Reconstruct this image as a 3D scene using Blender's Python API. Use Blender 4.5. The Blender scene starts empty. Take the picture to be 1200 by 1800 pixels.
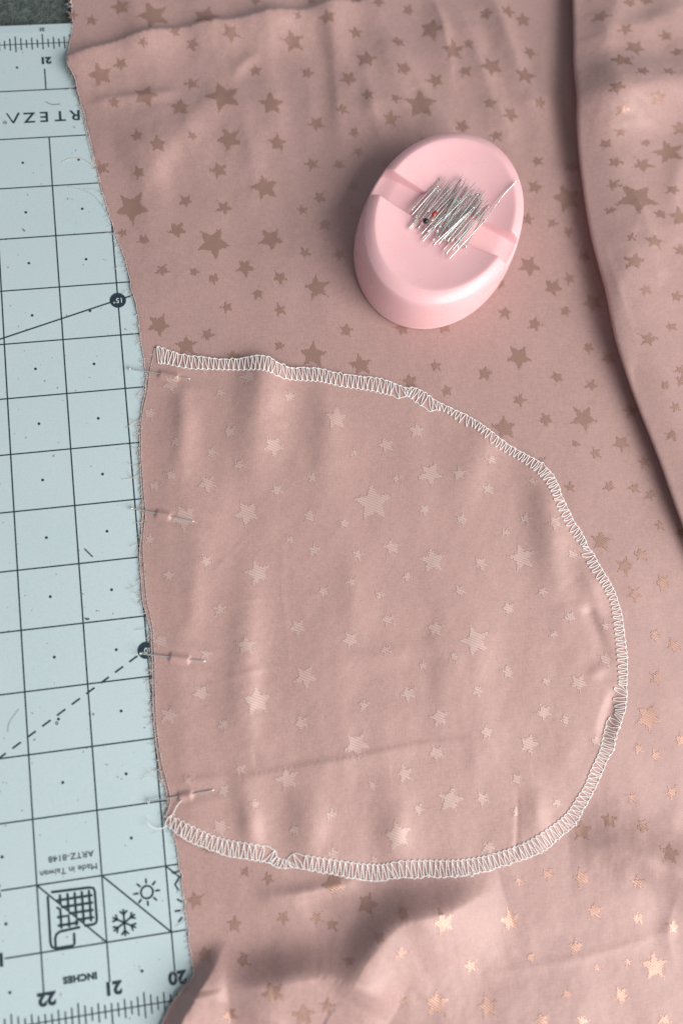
import bpy, math, random
import numpy as np
from mathutils import Vector, Matrix, Quaternion

IN = 0.0254                                   # every measure below is in inches on the mat's own grid
scene = bpy.context.scene
col = scene.collection

# ------------------------------------------------------------------ camera, light, exposure
cam_d = bpy.data.cameras.new('camera'); cam = bpy.data.objects.new('camera', cam_d); col.objects.link(cam)
CAM = (3.8336, 4.8113, 14.6804)
RX, RUP, RBK = (0.9881, -0.1237, 0.0915), (0.1051, 0.977, 0.1858), (-0.1124, -0.1739, 0.9783)
cam.matrix_world = Matrix(((RX[0], RUP[0], RBK[0], CAM[0]*IN), (RX[1], RUP[1], RBK[1], CAM[1]*IN), (RX[2], RUP[2], RBK[2], CAM[2]*IN), (0, 0, 0, 1)))
cam_d.sensor_fit = 'HORIZONTAL'; cam_d.sensor_width = 24.0; cam_d.lens = 30.0
cam_d.clip_start = 0.01; cam_d.clip_end = 50
cam_d.dof.use_dof = True; cam_d.dof.focus_distance = 14.9*IN; cam_d.dof.aperture_fstop = 3.2
scene.camera = cam

world = bpy.data.worlds.new('World'); scene.world = world; world.use_nodes = True
bg = world.node_tree.nodes['Background']; bg.inputs[0].default_value = (0.86, 0.93, 1.0, 1); bg.inputs[1].default_value = 0.255

lamp_d = bpy.data.lights.new('window_light', 'AREA'); lamp = bpy.data.objects.new('window_light', lamp_d); col.objects.link(lamp)
lamp_d.shape = 'RECTANGLE'; lamp_d.size = 1.6; lamp_d.size_y = 1.2; lamp_d.energy = 42; lamp_d.color = (1.0, 0.965, 0.92)
LP = Vector((1.12, -0.62, 0.96)); lamp.location = LP
lamp.rotation_euler = (Vector((6*IN, 8*IN, 0)) - LP).to_track_quat('-Z', 'Y').to_euler()

scene.view_settings.view_transform = 'Standard'; scene.view_settings.look = 'None'
scene.view_settings.exposure = 0.13; scene.view_settings.gamma = 1.0; scene.view_settings.use_curve_mapping = False

# ------------------------------------------------------------------ materials
def new_mat(name):
    m = bpy.data.materials.new(name); m.use_nodes = True
    nt = m.node_tree; return m, nt, nt.nodes['Principled BSDF']
def node(nt, t, **kw):
    n = nt.nodes.new(t)
    for k, v in kw.items(): setattr(n, k, v)
    return n
def noise(nt, vec, scale, detail=3, rough=0.55, mapping=None, rot=0.0):
    if mapping:
        mp = node(nt, 'ShaderNodeMapping'); mp.inputs['Scale'].default_value = mapping; mp.inputs['Rotation'].default_value = (0, 0, rot)
        nt.links.new(vec, mp.inputs['Vector']); vec = mp.outputs[0]
    n = node(nt, 'ShaderNodeTexNoise'); n.inputs['Scale'].default_value = scale; n.inputs['Detail'].default_value = detail; n.inputs['Roughness'].default_value = rough
    nt.links.new(vec, n.inputs['Vector']); return n.outputs['Fac']
def ramp(nt, fac, stops):
    r = node(nt, 'ShaderNodeValToRGB'); cr = r.color_ramp
    while len(cr.elements) < len(stops): cr.elements.new(0.5)
    for e, (p, c) in zip(cr.elements, stops): e.position = p; e.color = (*c, 1)
    nt.links.new(fac, r.inputs[0]); return r.outputs[0]
def math_n(nt, op, a, b):
    n = node(nt, 'ShaderNodeMath', operation=op)
    for i, v in enumerate((a, b)):
        if isinstance(v, (int, float)): n.inputs[i].default_value = v
        else: nt.links.new(v, n.inputs[i])
    return n.outputs[0]
def mix(nt, fac, a, b, mode='MIX'):
    n = node(nt, 'ShaderNodeMix', data_type='RGBA', blend_type=mode)
    for s, v in ((n.inputs[0], fac), (n.inputs[6], a), (n.inputs[7], b)):
        if isinstance(v, (int, float)): s.default_value = v
        elif isinstance(v, tuple): s.default_value = (*v, 1)
        else: nt.links.new(v, s)
    return n.outputs[2]
def bump(nt, h, strength, dist, bs, prev=None):
    b = node(nt, 'ShaderNodeBump'); b.inputs['Strength'].default_value = strength; b.inputs['Distance'].default_value = dist
    nt.links.new(h, b.inputs['Height'])
    if prev is not None: nt.links.new(prev, b.inputs['Normal'])
    nt.links.new(b.outputs[0], bs.inputs['Normal']); return b.outputs[0]
def coords(nt): return node(nt, 'ShaderNodeTexCoord').outputs['Object']

def fabric_material(name, base, rough, rot):
    m, nt, bs = new_mat(name); v = coords(nt)
    big = noise(nt, v, 28, 3)
    warp = noise(nt, v, 1.0, 2, 0.6, (2600, 420, 420), rot); weft = noise(nt, v, 1.0, 2, 0.6, (420, 2600, 420), rot)
    grain = noise(nt, v, 4200, 1, 0.5)
    w = math_n(nt, 'ADD', math_n(nt, 'MULTIPLY', math_n(nt, 'ADD', warp, weft), 0.5), math_n(nt, 'MULTIPLY', grain, 0.55))
    dark = tuple(c*0.83 for c in base); light = tuple(min(1, c*1.16) for c in base)
    c1 = ramp(nt, w, [(0.58, dark), (0.8, base), (1.0, light)])
    c2 = ramp(nt, big, [(0.3, (0.95, 0.955, 0.965)), (0.7, (1, 1, 1))])
    nt.links.new(mix(nt, 1.0, c1, c2, 'MULTIPLY'), bs.inputs['Base Color'])
    bs.inputs['Roughness'].default_value = rough; bs.inputs['Specular IOR Level'].default_value = 0.6; bs.inputs['Specular Tint'].default_value = (1, 0.85, 0.82, 1)
    bs.inputs['Sheen Weight'].default_value = 0.12; bs.inputs['Sheen Roughness'].default_value = 0.5; bs.inputs['Sheen Tint'].default_value = (1, 0.9, 0.88, 1)
    cr = noise(nt, v, 120, 5, 0.62)
    b1 = bump(nt, cr, 0.10, 0.0008, bs)
    bump(nt, w, 0.3, 0.00012, bs, b1)
    return m
M_FAB = fabric_material('rose_satin', (0.452, 0.284, 0.264), 0.44, 0.05)
M_FLAP = fabric_material('rose_satin_back', (0.482, 0.304, 0.278), 0.46, 0.1)

def star_material(name, lo, hi, metal, rough, ang, pitch):
    m, nt, bs = new_mat(name); v = coords(nt)
    mp = node(nt, 'ShaderNodeMapping'); mp.inputs['Rotation'].default_value = (0, 0, ang); nt.links.new(v, mp.inputs['Vector'])
    wv = node(nt, 'ShaderNodeTexWave', wave_type='BANDS', bands_direction='Y', wave_profile='SIN')
    wv.inputs['Scale'].default_value = 2*math.pi/20/(pitch*IN); wv.inputs['Distortion'].default_value = 0.6; wv.inputs['Detail'].default_value = 1; wv.inputs['Detail Scale'].default_value = 3
    nt.links.new(mp.outputs[0], wv.inputs['Vector'])
    g = noise(nt, v, 2600, 2)
    f = math_n(nt, 'ADD', math_n(nt, 'MULTIPLY', wv.outputs['Fac'], 0.75), math_n(nt, 'MULTIPLY', g, 0.35))
    nt.links.new(ramp(nt, f, [(0.15, lo), (0.95, hi)]), bs.inputs['Base Color'])
    bs.inputs['Metallic'].default_value = metal; bs.inputs['Roughness'].default_value = rough
    bs.inputs['Specular IOR Level'].default_value = 0.5
    bump(nt, f, 0.35, 0.0002, bs)
    return m
M_STAR = star_material('satin_star_weave', (0.37, 0.205, 0.16), (0.50, 0.315, 0.265), 0.45, 0.40, 0.75, 0.036)
M_STARB = star_material('satin_star_weave_back', (0.50, 0.33, 0.30), (0.605, 0.435, 0.40), 0.1, 0.5, 0.5, 0.042)

def plain(name, c, rough=0.5, metal=0.0, spec=0.5, sss=0.0, vary=0.06, scale=300):
    m, nt, bs = new_mat(name); v = coords(nt)
    n = noise(nt, v, scale, 3)
    nt.links.new(ramp(nt, n, [(0.3, tuple(x*(1-vary) for x in c)), (0.7, tuple(min(1, x*(1+vary)) for x in c))]), bs.inputs['Base Color'])
    bs.inputs['Roughness'].default_value = rough; bs.inputs['Metallic'].default_value = metal; bs.inputs['Specular IOR Level'].default_value = spec
    if sss: bs.inputs['Subsurface Weight'].default_value = sss; bs.inputs['Subsurface Radius'].default_value = (0.004, 0.0015, 0.0015); bs.inputs['Subsurface Scale'].default_value = 1.0
    return m
M_THREAD = plain('white_polyester_thread', (0.92, 0.90, 0.89), 0.55, scale=2500)
M_FRAY = plain('rose_fray', (0.80, 0.66, 0.62), 0.7, scale=1500, vary=0.2)
M_STEEL = plain('nickel_steel', (0.74, 0.74, 0.72), 0.22, 0.72, scale=900)
M_BLACK = plain('black_glass_bead', (0.012, 0.013, 0.02), 0.12)
M_RED = plain('red_plastic', (0.42, 0.012, 0.016), 0.3)
M_INK = plain('navy_print', (0.016, 0.035, 0.052), 0.5, scale=2500, vary=0.5)
M_LINT = plain('dark_lint', (0.06, 0.045, 0.045), 0.8)
M_PALE = plain('pale_lint', (0.62, 0.55, 0.50), 0.8)

def mat_material():
    m, nt, bs = new_mat('mint_vinyl'); v = coords(nt)
    n = noise(nt, v, 18, 3); s = noise(nt, v, 1400, 2); sc = noise(nt, v, 1.0, 3, 0.6, (1500, 45, 45), 0.6)
    c = ramp(nt, n, [(0.3, (0.51, 0.622, 0.65)), (0.7, (0.535, 0.644, 0.67))])
    c = mix(nt, 1.0, c, ramp(nt, s, [(0.32, (0.94, 0.94, 0.94)), (0.6, (1, 1, 1))]), 'MULTIPLY')
    sp = noise(nt, v, 520, 1, 0.4)
    c = mix(nt, math_n(nt, 'GREATER_THAN', sp, 0.775), c, (0.3, 0.27, 0.24))
    nt.links.new(c, bs.inputs['Base Color']); bs.inputs['Roughness'].default_value = 0.5; bs.inputs['Specular IOR Level'].default_value = 0.35
    bump(nt, math_n(nt, 'ADD', s, math_n(nt, 'MULTIPLY', sc, 0.4)), 0.12, 0.0001, bs)
    return m
M_MAT = mat_material()

def plastic_material():
    m, nt, bs = new_mat('pink_plastic'); v = coords(nt)
    n = noise(nt, v, 60, 2)
    nt.links.new(ramp(nt, n, [(0.3, (0.85, 0.50, 0.525)), (0.7, (0.88, 0.53, 0.555))]), bs.inputs['Base Color'])
    bs.inputs['Roughness'].default_value = 0.32; bs.inputs['Subsurface Weight'].default_value = 0.25
    bs.inputs['Subsurface Radius'].default_value = (0.006, 0.002, 0.002); bs.inputs['Subsurface Scale'].default_value = 0.6
    s = noise(nt, v, 900, 2); b0 = bump(nt, s, 0.07, 0.0001, bs)
    sc = noise(nt, v, 1.0, 4, 0.7, (900, 35, 35), 1.1); bump(nt, sc, 0.10, 0.0002, bs, b0)
    nt.links.new(ramp(nt, noise(nt, v, 140, 5, 0.7), [(0.35, (0.24,)*3), (0.7, (0.44,)*3)]), bs.inputs['Roughness'])
    return m
M_PINK = plastic_material()

def felt_material():
    m, nt, bs = new_mat('grey_wool_felt'); v = coords(nt)
    a = noise(nt, v, 330, 5, 0.7); b = noise(nt, v, 1.0, 3, 0.6, (500, 1600, 500), 0.8)
    f = math_n(nt, 'ADD', math_n(nt, 'MULTIPLY', a, 0.6), math_n(nt, 'MULTIPLY', b, 0.4))
    nt.links.new(ramp(nt, f, [(0.36, (0.035, 0.05, 0.05)), (0.5, (0.10, 0.125, 0.12)), (0.66, (0.22, 0.25, 0.235))]), bs.inputs['Base Color'])
    bs.inputs['Roughness'].default_value = 0.95; bs.inputs['Specular IOR Level'].default_value = 0.1
    bump(nt, f, 0.9, 0.002, bs)
    return m
M_FELT = felt_material()

# ------------------------------------------------------------------ the surfaces, as height fields over the mat grid
#@SURF_BEGIN
BULGE = 0.3978
def zmat(y):
    t = np.clip(np.asarray(y, float)/17, 0, 1); return BULGE*(t-t*t)
def vnoise(x, y, seed):
    xi = np.floor(x).astype(np.int64); yi = np.floor(y).astype(np.int64); fx = x-xi; fy = y-yi
    fx = fx*fx*fx*(fx*(fx*6-15)+10); fy = fy*fy*fy*(fy*(fy*6-15)+10)
    def h(a, b):
        n = (a*374761393 + b*668265263 + seed*982451653) & 0x7fffffff
        n = ((n ^ (n >> 13))*1274126177) & 0x7fffffff
        return ((n ^ (n >> 16)) & 0xffff)/65535.0*2-1
    return (h(xi, yi)*(1-fx)+h(xi+1, yi)*fx)*(1-fy)+(h(xi, yi+1)*(1-fx)+h(xi+1, yi+1)*fx)*fy
def rot2(x, y, a): return x*math.cos(a)+y*math.sin(a), -x*math.sin(a)+y*math.cos(a)
def smooth(e0, e1, x):
    t = np.clip((x-e0)/(e1-e0), 0, 1); return t*t*(3-2*t)
def catmull(pts, n=6):
    P = np.array(pts, float); P = np.vstack([2*P[0]-P[1], P, 2*P[-1]-P[-2]]); out = []
    for i in range(1, len(P)-2):
        for t in np.linspace(0, 1, n, endpoint=False):
            out.append(0.5*(2*P[i]+(P[i+1]-P[i-1])*t+(2*P[i-1]-5*P[i]+4*P[i+1]-P[i+2])*t*t+(3*P[i]-P[i-1]-3*P[i+1]+P[i+2])*t**3))
    out.append(P[-2]); return np.array(out)
def poly_dist(x, y, pts):
    """signed distance (left of travel positive), interpolated third column, running length"""
    shp = x.shape; x = x.ravel(); y = y.ravel()
    best = np.full(x.shape, 1e9); sgn = np.ones_like(best); val = np.zeros_like(best); s0 = 0.0; run = np.zeros_like(best)
    for a, b in zip(pts[:-1], pts[1:]):
        dx, dy = b[0]-a[0], b[1]-a[1]; L2 = dx*dx+dy*dy+1e-12
        t = np.clip(((x-a[0])*dx+(y-a[1])*dy)/L2, 0, 1)
        ex = x-a[0]-t*dx; ey = y-a[1]-t*dy; d = np.hypot(ex, ey); k = d < best
        best[k] = d[k]; sgn[k] = np.where(dx*ey-dy*ex >= 0, 1, -1)[k]; val[k] = (a[2]+t*(b[2]-a[2]))[k]; run[k] = (s0+t*math.sqrt(L2))[k]
        s0 += math.sqrt(L2)
    return (best*sgn).reshape(shp), val.reshape(shp), run.reshape(shp)
def ridge(x, y, pts, wl, wr, sharp=1.55):
    m = 2.6*max(wl, wr); lo = pts.min(0); hi = pts.max(0); out = np.zeros_like(x)
    k = (x > lo[0]-m) & (x < hi[0]+m) & (y > lo[1]-m) & (y < hi[1]+m)
    if not k.any(): return out
    d, a, _ = poly_dist(x[k], y[k], pts)
    w = np.where(d > 0, wl, wr); out[k] = a*np.exp(-(np.sqrt(d*d+0.0016)/w)**sharp); return out
# crease lines: (points (x, y, height), falloff on the left of travel, on the right), inches
RIDGES = [([(1.231, 16.44, 0.05), (1.875, 16.665, 0.1), (2.852, 16.928, 0.12), (3.731, 17.099, 0.1), (4.726, 17.19, 0.1), (5.857, 17.353, 0.08), (6.905, 17.588, 0.05)], 0.16, 0.55), ([(4.16, 15.885, 0.0), (3.606, 15.122, 0.07), (3.072, 14.439, 0.06), (2.554, 13.83, 0.0)], 0.35, 1.0), ([(1.699, 15.598, 0), (2.225, 15.652, 0.03), (2.965, 15.683, 0.03), (3.616, 15.817, 0)], 0.12, 0.14), ([(4.429, 15.87, 0), (4.683, 16.23, 0.04), (5.098, 16.524, 0)], 0.2, 0.1), ([(5.261, 17.215, 0.022500000000000003), (5.26, 16.2, 0.05), (5.268, 15.083, 0.05), (5.467, 13.984, 0.022500000000000003)], 0.4, 0.3), ([(6.598, 17.409, 0.03150000000000001), (6.455, 16.263, 0.07), (6.407, 15.261, 0.07), (6.387, 14.404, 0.03150000000000001)], 0.3, 0.25), ([(6.895, 14.923, 0.027), (7.102, 15.22, 0.06), (7.516, 15.383, 0.027)], 0.5, 0.4), ([(7.72, 16.842, 0.027), (8.028, 15.796, 0.06), (8.544, 14.698, 0.027)], 0.18, 0.45), ([(8.653, 17.708, 0.022500000000000003), (8.747, 16.923, 0.05), (8.779, 16.075, 0.022500000000000003)], 0.1, 0.3), ([(9.847, 17.658, 0.0405), (10.005, 16.598, 0.09), (10.249, 15.289, 0.0405)], 0.3, 0.35), ([(11.411, 15.223, 0.0), (12.196, 14.985, 0.12), (12.933, 15.071, 0.15), (14.233, 15.455, 0.17)], 0.75, 0.7), ([(12.973, 17.66, 0.027), (12.662, 17.004, 0.06), (12.407, 16.346, 0.027)], 0.2, 0.3), ([(12.168, 13.659, 0.022500000000000003), (12.295, 12.546, 0.05), (12.34, 11.348, 0.022500000000000003)], 0.12, 0.25), ([(13.155, 13.845, 0.022500000000000003), (12.857, 12.994, 0.05), (12.725, 12.032, 0.022500000000000003)], 0.2, 0.2), ([(11.98, 11.849, 0.022500000000000003), (11.628, 10.938, 0.05), (11.628, 9.793, 0.022500000000000003)], 0.25, 0.4), ([(8.596, 1.347, 0), (9.374, 1.236, 0.09), (10.018, 0.914, 0.12), (11.025, 0.355, 0.12)], 0.55, 0.5), ([(2.797, 0.137, 0.05), (3.424, 0.14, 0.19), (4.236, 0.115, 0.2), (4.928, -0.213, 0.12), (5.436, -0.546, 0)], 0.32, 0.9), ([(4.558, -0.24, 0.02), (5.094, 0.359, 0.17), (5.607, 0.715, 0.19), (6.369, 0.759, 0.15), (7.354, 0.932, 0.0)], 0.32, 0.85), ([(3.643, 1.322, 0.022500000000000003), (4.192, 1.302, 0.05), (4.846, 1.337, 0.022500000000000003)], 0.14, 0.12), ([(1.852, -0.552, 0.13), (2.206, -0.02, 0.14), (2.535, 0.371, 0.13), (2.844, 0.789, 0.0)], 0.14, 0.6), ([(6.956, -0.392, 0.0045000000000000005), (8.298, -0.393, 0.01), (9.392, -0.297, 0.01), (10.219, -0.139, 0.0045000000000000005)], 0.08, 0.07), ([(5.414, -0.034, 0.0135), (6.483, 0.233, 0.03), (7.429, 0.177, 0.0135)], 0.6, 0.5), ([(10.286, 0.464, 0), (10.023, -0.216, 0.012), (10.04, -0.923, 0)], 0.1, 0.08), ([(5.345, 12.019, 0.011250000000000001), (5.799, 11.419, 0.025), (6.39, 11.09, 0.011250000000000001)], 0.3, 0.4), ([(6.951, 10.541, 0.009000000000000001), (7.502, 9.942, 0.02), (7.824, 9.259, 0.009000000000000001)], 0.3, 0.4), ([(2.651, 0.017, 0.009000000000000001), (3.2, -0.276, 0.02), (3.533, -0.494, 0.009000000000000001)], 0.06, 0.08), ([(13.85, 17.084, 0.0405), (13.125, 16.577, 0.09), (12.494, 16.474, 0.0405)], 0.5, 0.4), ([(7.052, 16.104, 0.022500000000000003), (7.085, 15.097, 0.05), (7.321, 13.98, 0.022500000000000003)], 0.2, 0.25), ([(4.528, 15.249, 0.015750000000000004), (4.667, 14.514, 0.035), (4.633, 13.686, 0.015750000000000004)], 0.3, 0.3), ([(5.876, 16.547, 0.018000000000000002), (5.907, 15.414, 0.04), (5.723, 14.326, 0.018000000000000002)], 0.2, 0.22), ([(9.271, 16.766, 0.022500000000000003), (9.393, 15.721, 0.05), (9.663, 14.567, 0.022500000000000003)], 0.2, 0.3), ([(10.732, 16.694, 0.022500000000000003), (10.583, 15.527, 0.05), (10.475, 14.267, 0.022500000000000003)], 0.2, 0.3), ([(2.939, 1.547, 0.0135), (3.808, 1.159, 0.03), (4.703, 0.938, 0.0135)], 0.4, 0.4), ([(11.63, 12.114, 0.0054), (11.673, 11.167, 0.012), (11.783, 10.006, 0.0054)], 0.05, 0.06)]
FLAP_RIDGES = [([(3.895, 7.172, 0.0036000000000000003), (3.576, 6.91, 0.008), (3.208, 6.609, 0.0036000000000000003)], 0.04, 0.04), ([(3.488, 6.043, 0.0027), (4.165, 6.06, 0.006), (4.94, 6.018, 0.0027)], 0.04, 0.05), ([(4.338, 6.137, 0.0036000000000000003), (4.34, 5.46, 0.008), (4.294, 4.799, 0.0036000000000000003)], 0.04, 0.05), ([(7.784, 6.137, 0.0027), (7.663, 5.75, 0.006), (7.551, 5.417, 0.0027)], 0.03, 0.04), ([(2.788, 4.708, 0.0027), (3.654, 4.879, 0.006), (4.418, 4.878, 0.0027)], 0.05, 0.06), ([(5.191, 4.878, 0.0054), (5.974, 4.877, 0.012), (6.78, 4.971, 0.0054)], 0.15, 0.2), ([(4.487, 10.377, 0.07), (4.321, 9.59, 0.08), (4.092, 8.568, 0.05), (3.84, 7.578, 0)], 0.45, 0.4), ([(3.001, 10.137, 0.022500000000000003), (2.946, 9.303, 0.05), (2.833, 8.492, 0.022500000000000003)], 0.22, 0.2), ([(5.408, 9.916, 0.0135), (5.432, 9.272, 0.03), (5.382, 8.438, 0.0135)], 0.3, 0.3), ([(8.352, 8.563, 0.05), (7.927, 7.865, 0.035), (7.41, 7.194, 0)], 0.35, 0.5), ([(9.067, 7.748, 0.03), (9.101, 7.012, 0.055), (9.067, 6.194, 0.045), (9.135, 5.379, 0)], 0.35, 0.4), ([(9.541, 6.089, 0), (9.699, 5.614, 0.03), (9.806, 5.049, 0)], 0.2, 0.2), ([(9.601, 5.124, -0.04), (9.647, 4.919, -0.035), (9.772, 4.458, -0.01)], 0.1, 0.1), ([(9.784, 3.724, -0.02), (9.615, 3.36, -0.08), (9.456, 3.045, -0.03)], 0.12, 0.09), ([(9.371, 4.067, 0), (9.54, 4.144, 0.015), (9.81, 4.208, 0)], 0.1, 0.12), ([(7.876, 2.505, -0.0), (7.807, 2.007, -0.03), (7.678, 1.388, -0.06)], 0.03, 0.04), ([(8.131, 2.424, 0.0135), (8.106, 1.966, 0.03), (8.081, 1.512, 0.0135)], 0.2, 0.3), ([(1.976, 3.374, 0.004), (2.655, 3.3, 0.006), (3.573, 3.229, 0.011), (4.327, 3.263, 0.011), (5.379, 3.305, 0.011), (6.354, 3.361, 0.009), (7.623, 3.287, 0.0)], 0.05, 0.22), ([(3.833, 6.586, 0.02475), (3.685, 5.539, 0.055), (3.512, 4.43, 0.055), (3.538, 3.78, 0.02475)], 0.28, 0.35), ([(2.983, 7.272, 0.0135), (2.845, 6.311, 0.03), (2.719, 5.466, 0.0135)], 0.25, 0.25), ([(3.362, 2.987, 0.022500000000000003), (3.407, 2.534, 0.05), (3.451, 2.085, 0.022500000000000003)], 0.25, 0.2), ([(4.383, 2.937, 0.015750000000000004), (4.367, 2.399, 0.035), (4.333, 1.87, 0.015750000000000004)], 0.3, 0.3), ([(5.761, 2.566, 0.02025), (5.737, 2.026, 0.045), (5.724, 1.58, 0.02025)], 0.3, 0.35), ([(5.825, 6.759, 0.009000000000000001), (5.504, 5.806, 0.02), (5.431, 4.848, 0.009000000000000001)], 0.4, 0.4), ([(7.061, 6.219, 0.009899999999999999), (7.103, 5.127, 0.022), (6.839, 4.004, 0.009899999999999999)], 0.5, 0.5), ([(4.466, 7.01, 0.0036000000000000003), (4.341, 6.332, 0.008), (4.313, 5.656, 0.0036000000000000003)], 0.05, 0.06), ([(7.688, 5.648, 0.009000000000000001), (7.603, 4.773, 0.02), (7.447, 4.213, 0.009000000000000001)], 0.5, 0.4)]
FOLD = [(11.776000000000002, 18.293, 0.45), (11.604000000000001, 16.979, 0.468), (11.419, 15.804, 0.49500000000000005), (11.252, 14.562, 0.5040000000000001), (11.163, 13.481, 0.5040000000000001), (11.105, 12.203, 0.49500000000000005), (11.124, 11.192, 0.468), (11.108, 10.099, 0.432), (11.253, 9.007, 0.41400000000000003), (11.450000000000001, 7.833, 0.378), (11.582, 6.791, 0.342), (11.713000000000001, 5.968, 0.30600000000000005), (11.955, 4.744, 0.261), (12.217, 3.343, 0.216), (12.506, 1.589, 0.162), (12.861, -0.32, 0.09000000000000001), (13.218, -1.991, 0.036000000000000004), (13.415000000000001, -3.751, 0.0)]
PIN_LINES = [(2.594, 10.192, 2.95, 10.085), (2.334, 7.712, 2.594, 7.615), (2.349, 5.275, 2.687, 5.187), (2.286, 3.034, 2.534, 3.053)]
CUSHION = (7.909, 12.361)                      # centre x, y of the pincushion
RAW_EDGE = [(2.057, 2.75), (2.167, 3.062), (2.079, 3.611), (2.052, 4.25), (2.087, 4.982), (2.123, 5.728), (2.07, 6.209), (2.068, 6.982), (2.118, 7.466), (2.166, 8.057), (2.184, 8.863), (2.295, 9.625), (2.445, 10.241), (2.561, 10.688)]
_LEFT = [(a, b, 0.0) for a, b in RAW_EDGE]
_R = [(catmull(p), a, b) for p, a, b in RIDGES]; _FR = [(catmull(p), a, b) for p, a, b in FLAP_RIDGES]; _FOLD = catmull(FOLD, 4)
def main_h(x, y):
    z = np.zeros_like(x)
    for p, a, b in _R: z += 2.4*ridge(x, y, p, a, b)
    u, v = rot2(x, y, 0.12)
    amp = 0.75+1.05*smooth(10.0, 14.5, y)+0.6*smooth(2.6, 1.0, y)+0.3*smooth(9.5, 11, x)
    n = 0.030*vnoise(x/1.35, y/1.5, 3)+0.016*vnoise(u/0.55+9, v/0.95, 5)+0.0055*vnoise(u/0.23, v/0.33, 8)+0.002*vnoise(x/0.11, y/0.12, 12)
    z += n*amp
    z += smooth(11.0, 14.5, y)*(0.075*vnoise(u/0.62+3, v/1.9, 21)+0.05*vnoise(x/1.5+7, y/0.9, 23))
    c = np.hypot((x-CUSHION[0])/1.9, (y-CUSHION[1])/2.1)
    z = z*(1-0.9*smooth(1.15, 0.7, c))
    return 0.014+0.05*np.log1p(np.exp((z-0.005)/0.05))-0.012   # never dips into the mat
def main_pos(x, y):
    x = np.asarray(x, float); y = np.asarray(y, float)
    z = main_h(x, y)
    u = np.full_like(x, -9.0); hgt = np.zeros_like(x)    # travelling down the fold its far bank is on the left
    k = x > _FOLD[:, 0].min()-1.5
    if k.any(): u[k], hgt[k], _ = poly_dist(x[k], y[k], _FOLD)
    rise = 0.72*smooth(-0.03, 0.42, u)+0.28*smooth(0.2, 0.95, u); fall = 1-0.80*smooth(0.7, 2.6, u)
    dz = hgt*rise*fall
    over = 1.45*hgt*smooth(0.0, 0.38, u)*(1-smooth(0.38, 2.6, u))
    dip = 0.0*np.exp(-((u+0.25)/0.3)**2)*(hgt > 0.01)
    return x-over*0.96, y-over*0.28, z+dz+dip+zmat(y)
def flap_h(x, y, pins=True):
    z = np.zeros_like(x)
    for p, a, b in _FR: z += 2.3*ridge(x, y, p, a, b, 1.95)
    u, v = rot2(x, y, -0.1)
    n = 0.045*vnoise(u/1.1+5, v/2.1, 31)+0.022*vnoise(u/0.5, v/1.3+2, 33)+0.006*vnoise(x/0.22, y/0.3, 37)+0.0018*vnoise(x/0.1, y/0.1, 39)
    z += n
    m = np.zeros_like(x); hump = np.zeros_like(x)
    for (ex, ey, sx, sy) in PIN_LINES:
        d, _, run = poly_dist(x, y, [(ex, ey, 1), (sx, sy, 1)])
        m = np.maximum(m, np.exp(-(d/0.28)**2))
        L = math.hypot(sx-ex, sy-ey)
        k = smooth(-0.005, 0.03, run)*smooth(L+0.005, L-0.03, run)
        dd = np.abs(d); hump = np.maximum(hump, 0.055*k*np.exp(-(dd/0.06)**2))
        px, py = (sx-ex)/L, (sy-ey)/L
        for q in (0.35, -0.35):
            hump = hump+0.012*np.exp(-(((x-ex)*-py+(y-ey)*px-q*0.5)/0.09)**2)*np.exp(-((((x-ex)*px+(y-ey)*py)-0.4)/0.5)**2)
    z = z*(1-0.75*m)
    z = 0.022+0.045*np.log1p(np.exp((z-0.0)/0.045))-0.02
    dl, _, _ = poly_dist(x, y, _LEFT)
    z = z*(0.22+0.78*smooth(0.0, 0.45, np.abs(dl)))      # the raw edge settles onto the cloth below
    return z+(hump if pins else 0)
def flap_pos(x, y, pins=True):
    x = np.asarray(x, float); y = np.asarray(y, float)
    return x, y, main_h(x, y)+flap_h(x, y, pins)+zmat(y)+0.012
#@SURF_END
EDGE_MAIN = [(1.667, 18.646), (1.583, 17.899), (1.583, 17.394), (1.495, 16.947), (1.448, 16.456), (1.492, 16.292), (1.567, 16.134), (1.585, 15.823), (1.66, 15.479), (1.715, 15.059), (1.767, 14.649), (1.821, 14.237), (1.869, 13.882), (1.936, 13.532), (2.002, 13.185), (2.078, 12.839), (2.159, 12.547), (2.218, 12.263), (2.243, 11.925), (2.297, 11.593), (2.334, 11.32), (2.338, 10.997), (2.346, 10.729), (2.379, 10.407), (2.363, 10.091), (2.266, 9.628), (2.203, 9.323), (2.156, 8.866), (2.134, 8.361), (2.129, 8.061), (2.114, 7.763), (2.071, 7.471), (2.032, 7.229), (2.012, 6.987), (2.0, 6.601), (2.006, 6.216), (2.051, 5.972), (2.087, 5.731), (2.074, 5.357), (2.051, 4.987), (2.029, 4.619), (2.006, 4.256), (2.01, 3.982), (2.034, 3.618), (2.079, 3.298), (2.113, 3.07), (2.136, 2.713), (2.185, 2.354), (2.215, 2.0), (2.228, 1.651), (2.249, 1.304), (2.253, 0.962), (2.266, 0.622), (2.299, 0.366), (2.113, 0.174), (1.921, -0.017), (1.749, -0.279), (1.541, -0.658), (1.382, -1.03)]
FLAP_LEFT = [(2.061, 2.754), (2.138, 2.911), (2.17, 3.066), (2.136, 3.293), (2.082, 3.613), (2.058, 3.977), (2.054, 4.25), (2.067, 4.615), (2.09, 4.982), (2.113, 5.351), (2.126, 5.726), (2.109, 5.965), (2.073, 6.207), (2.067, 6.591), (2.071, 6.978), (2.082, 7.221), (2.12, 7.462), (2.173, 7.753), (2.169, 8.052), (2.174, 8.353), (2.187, 8.858), (2.234, 9.315), (2.297, 9.62), (2.377, 9.874), (2.446, 10.236), (2.515, 10.473), (2.562, 10.683)]
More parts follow.
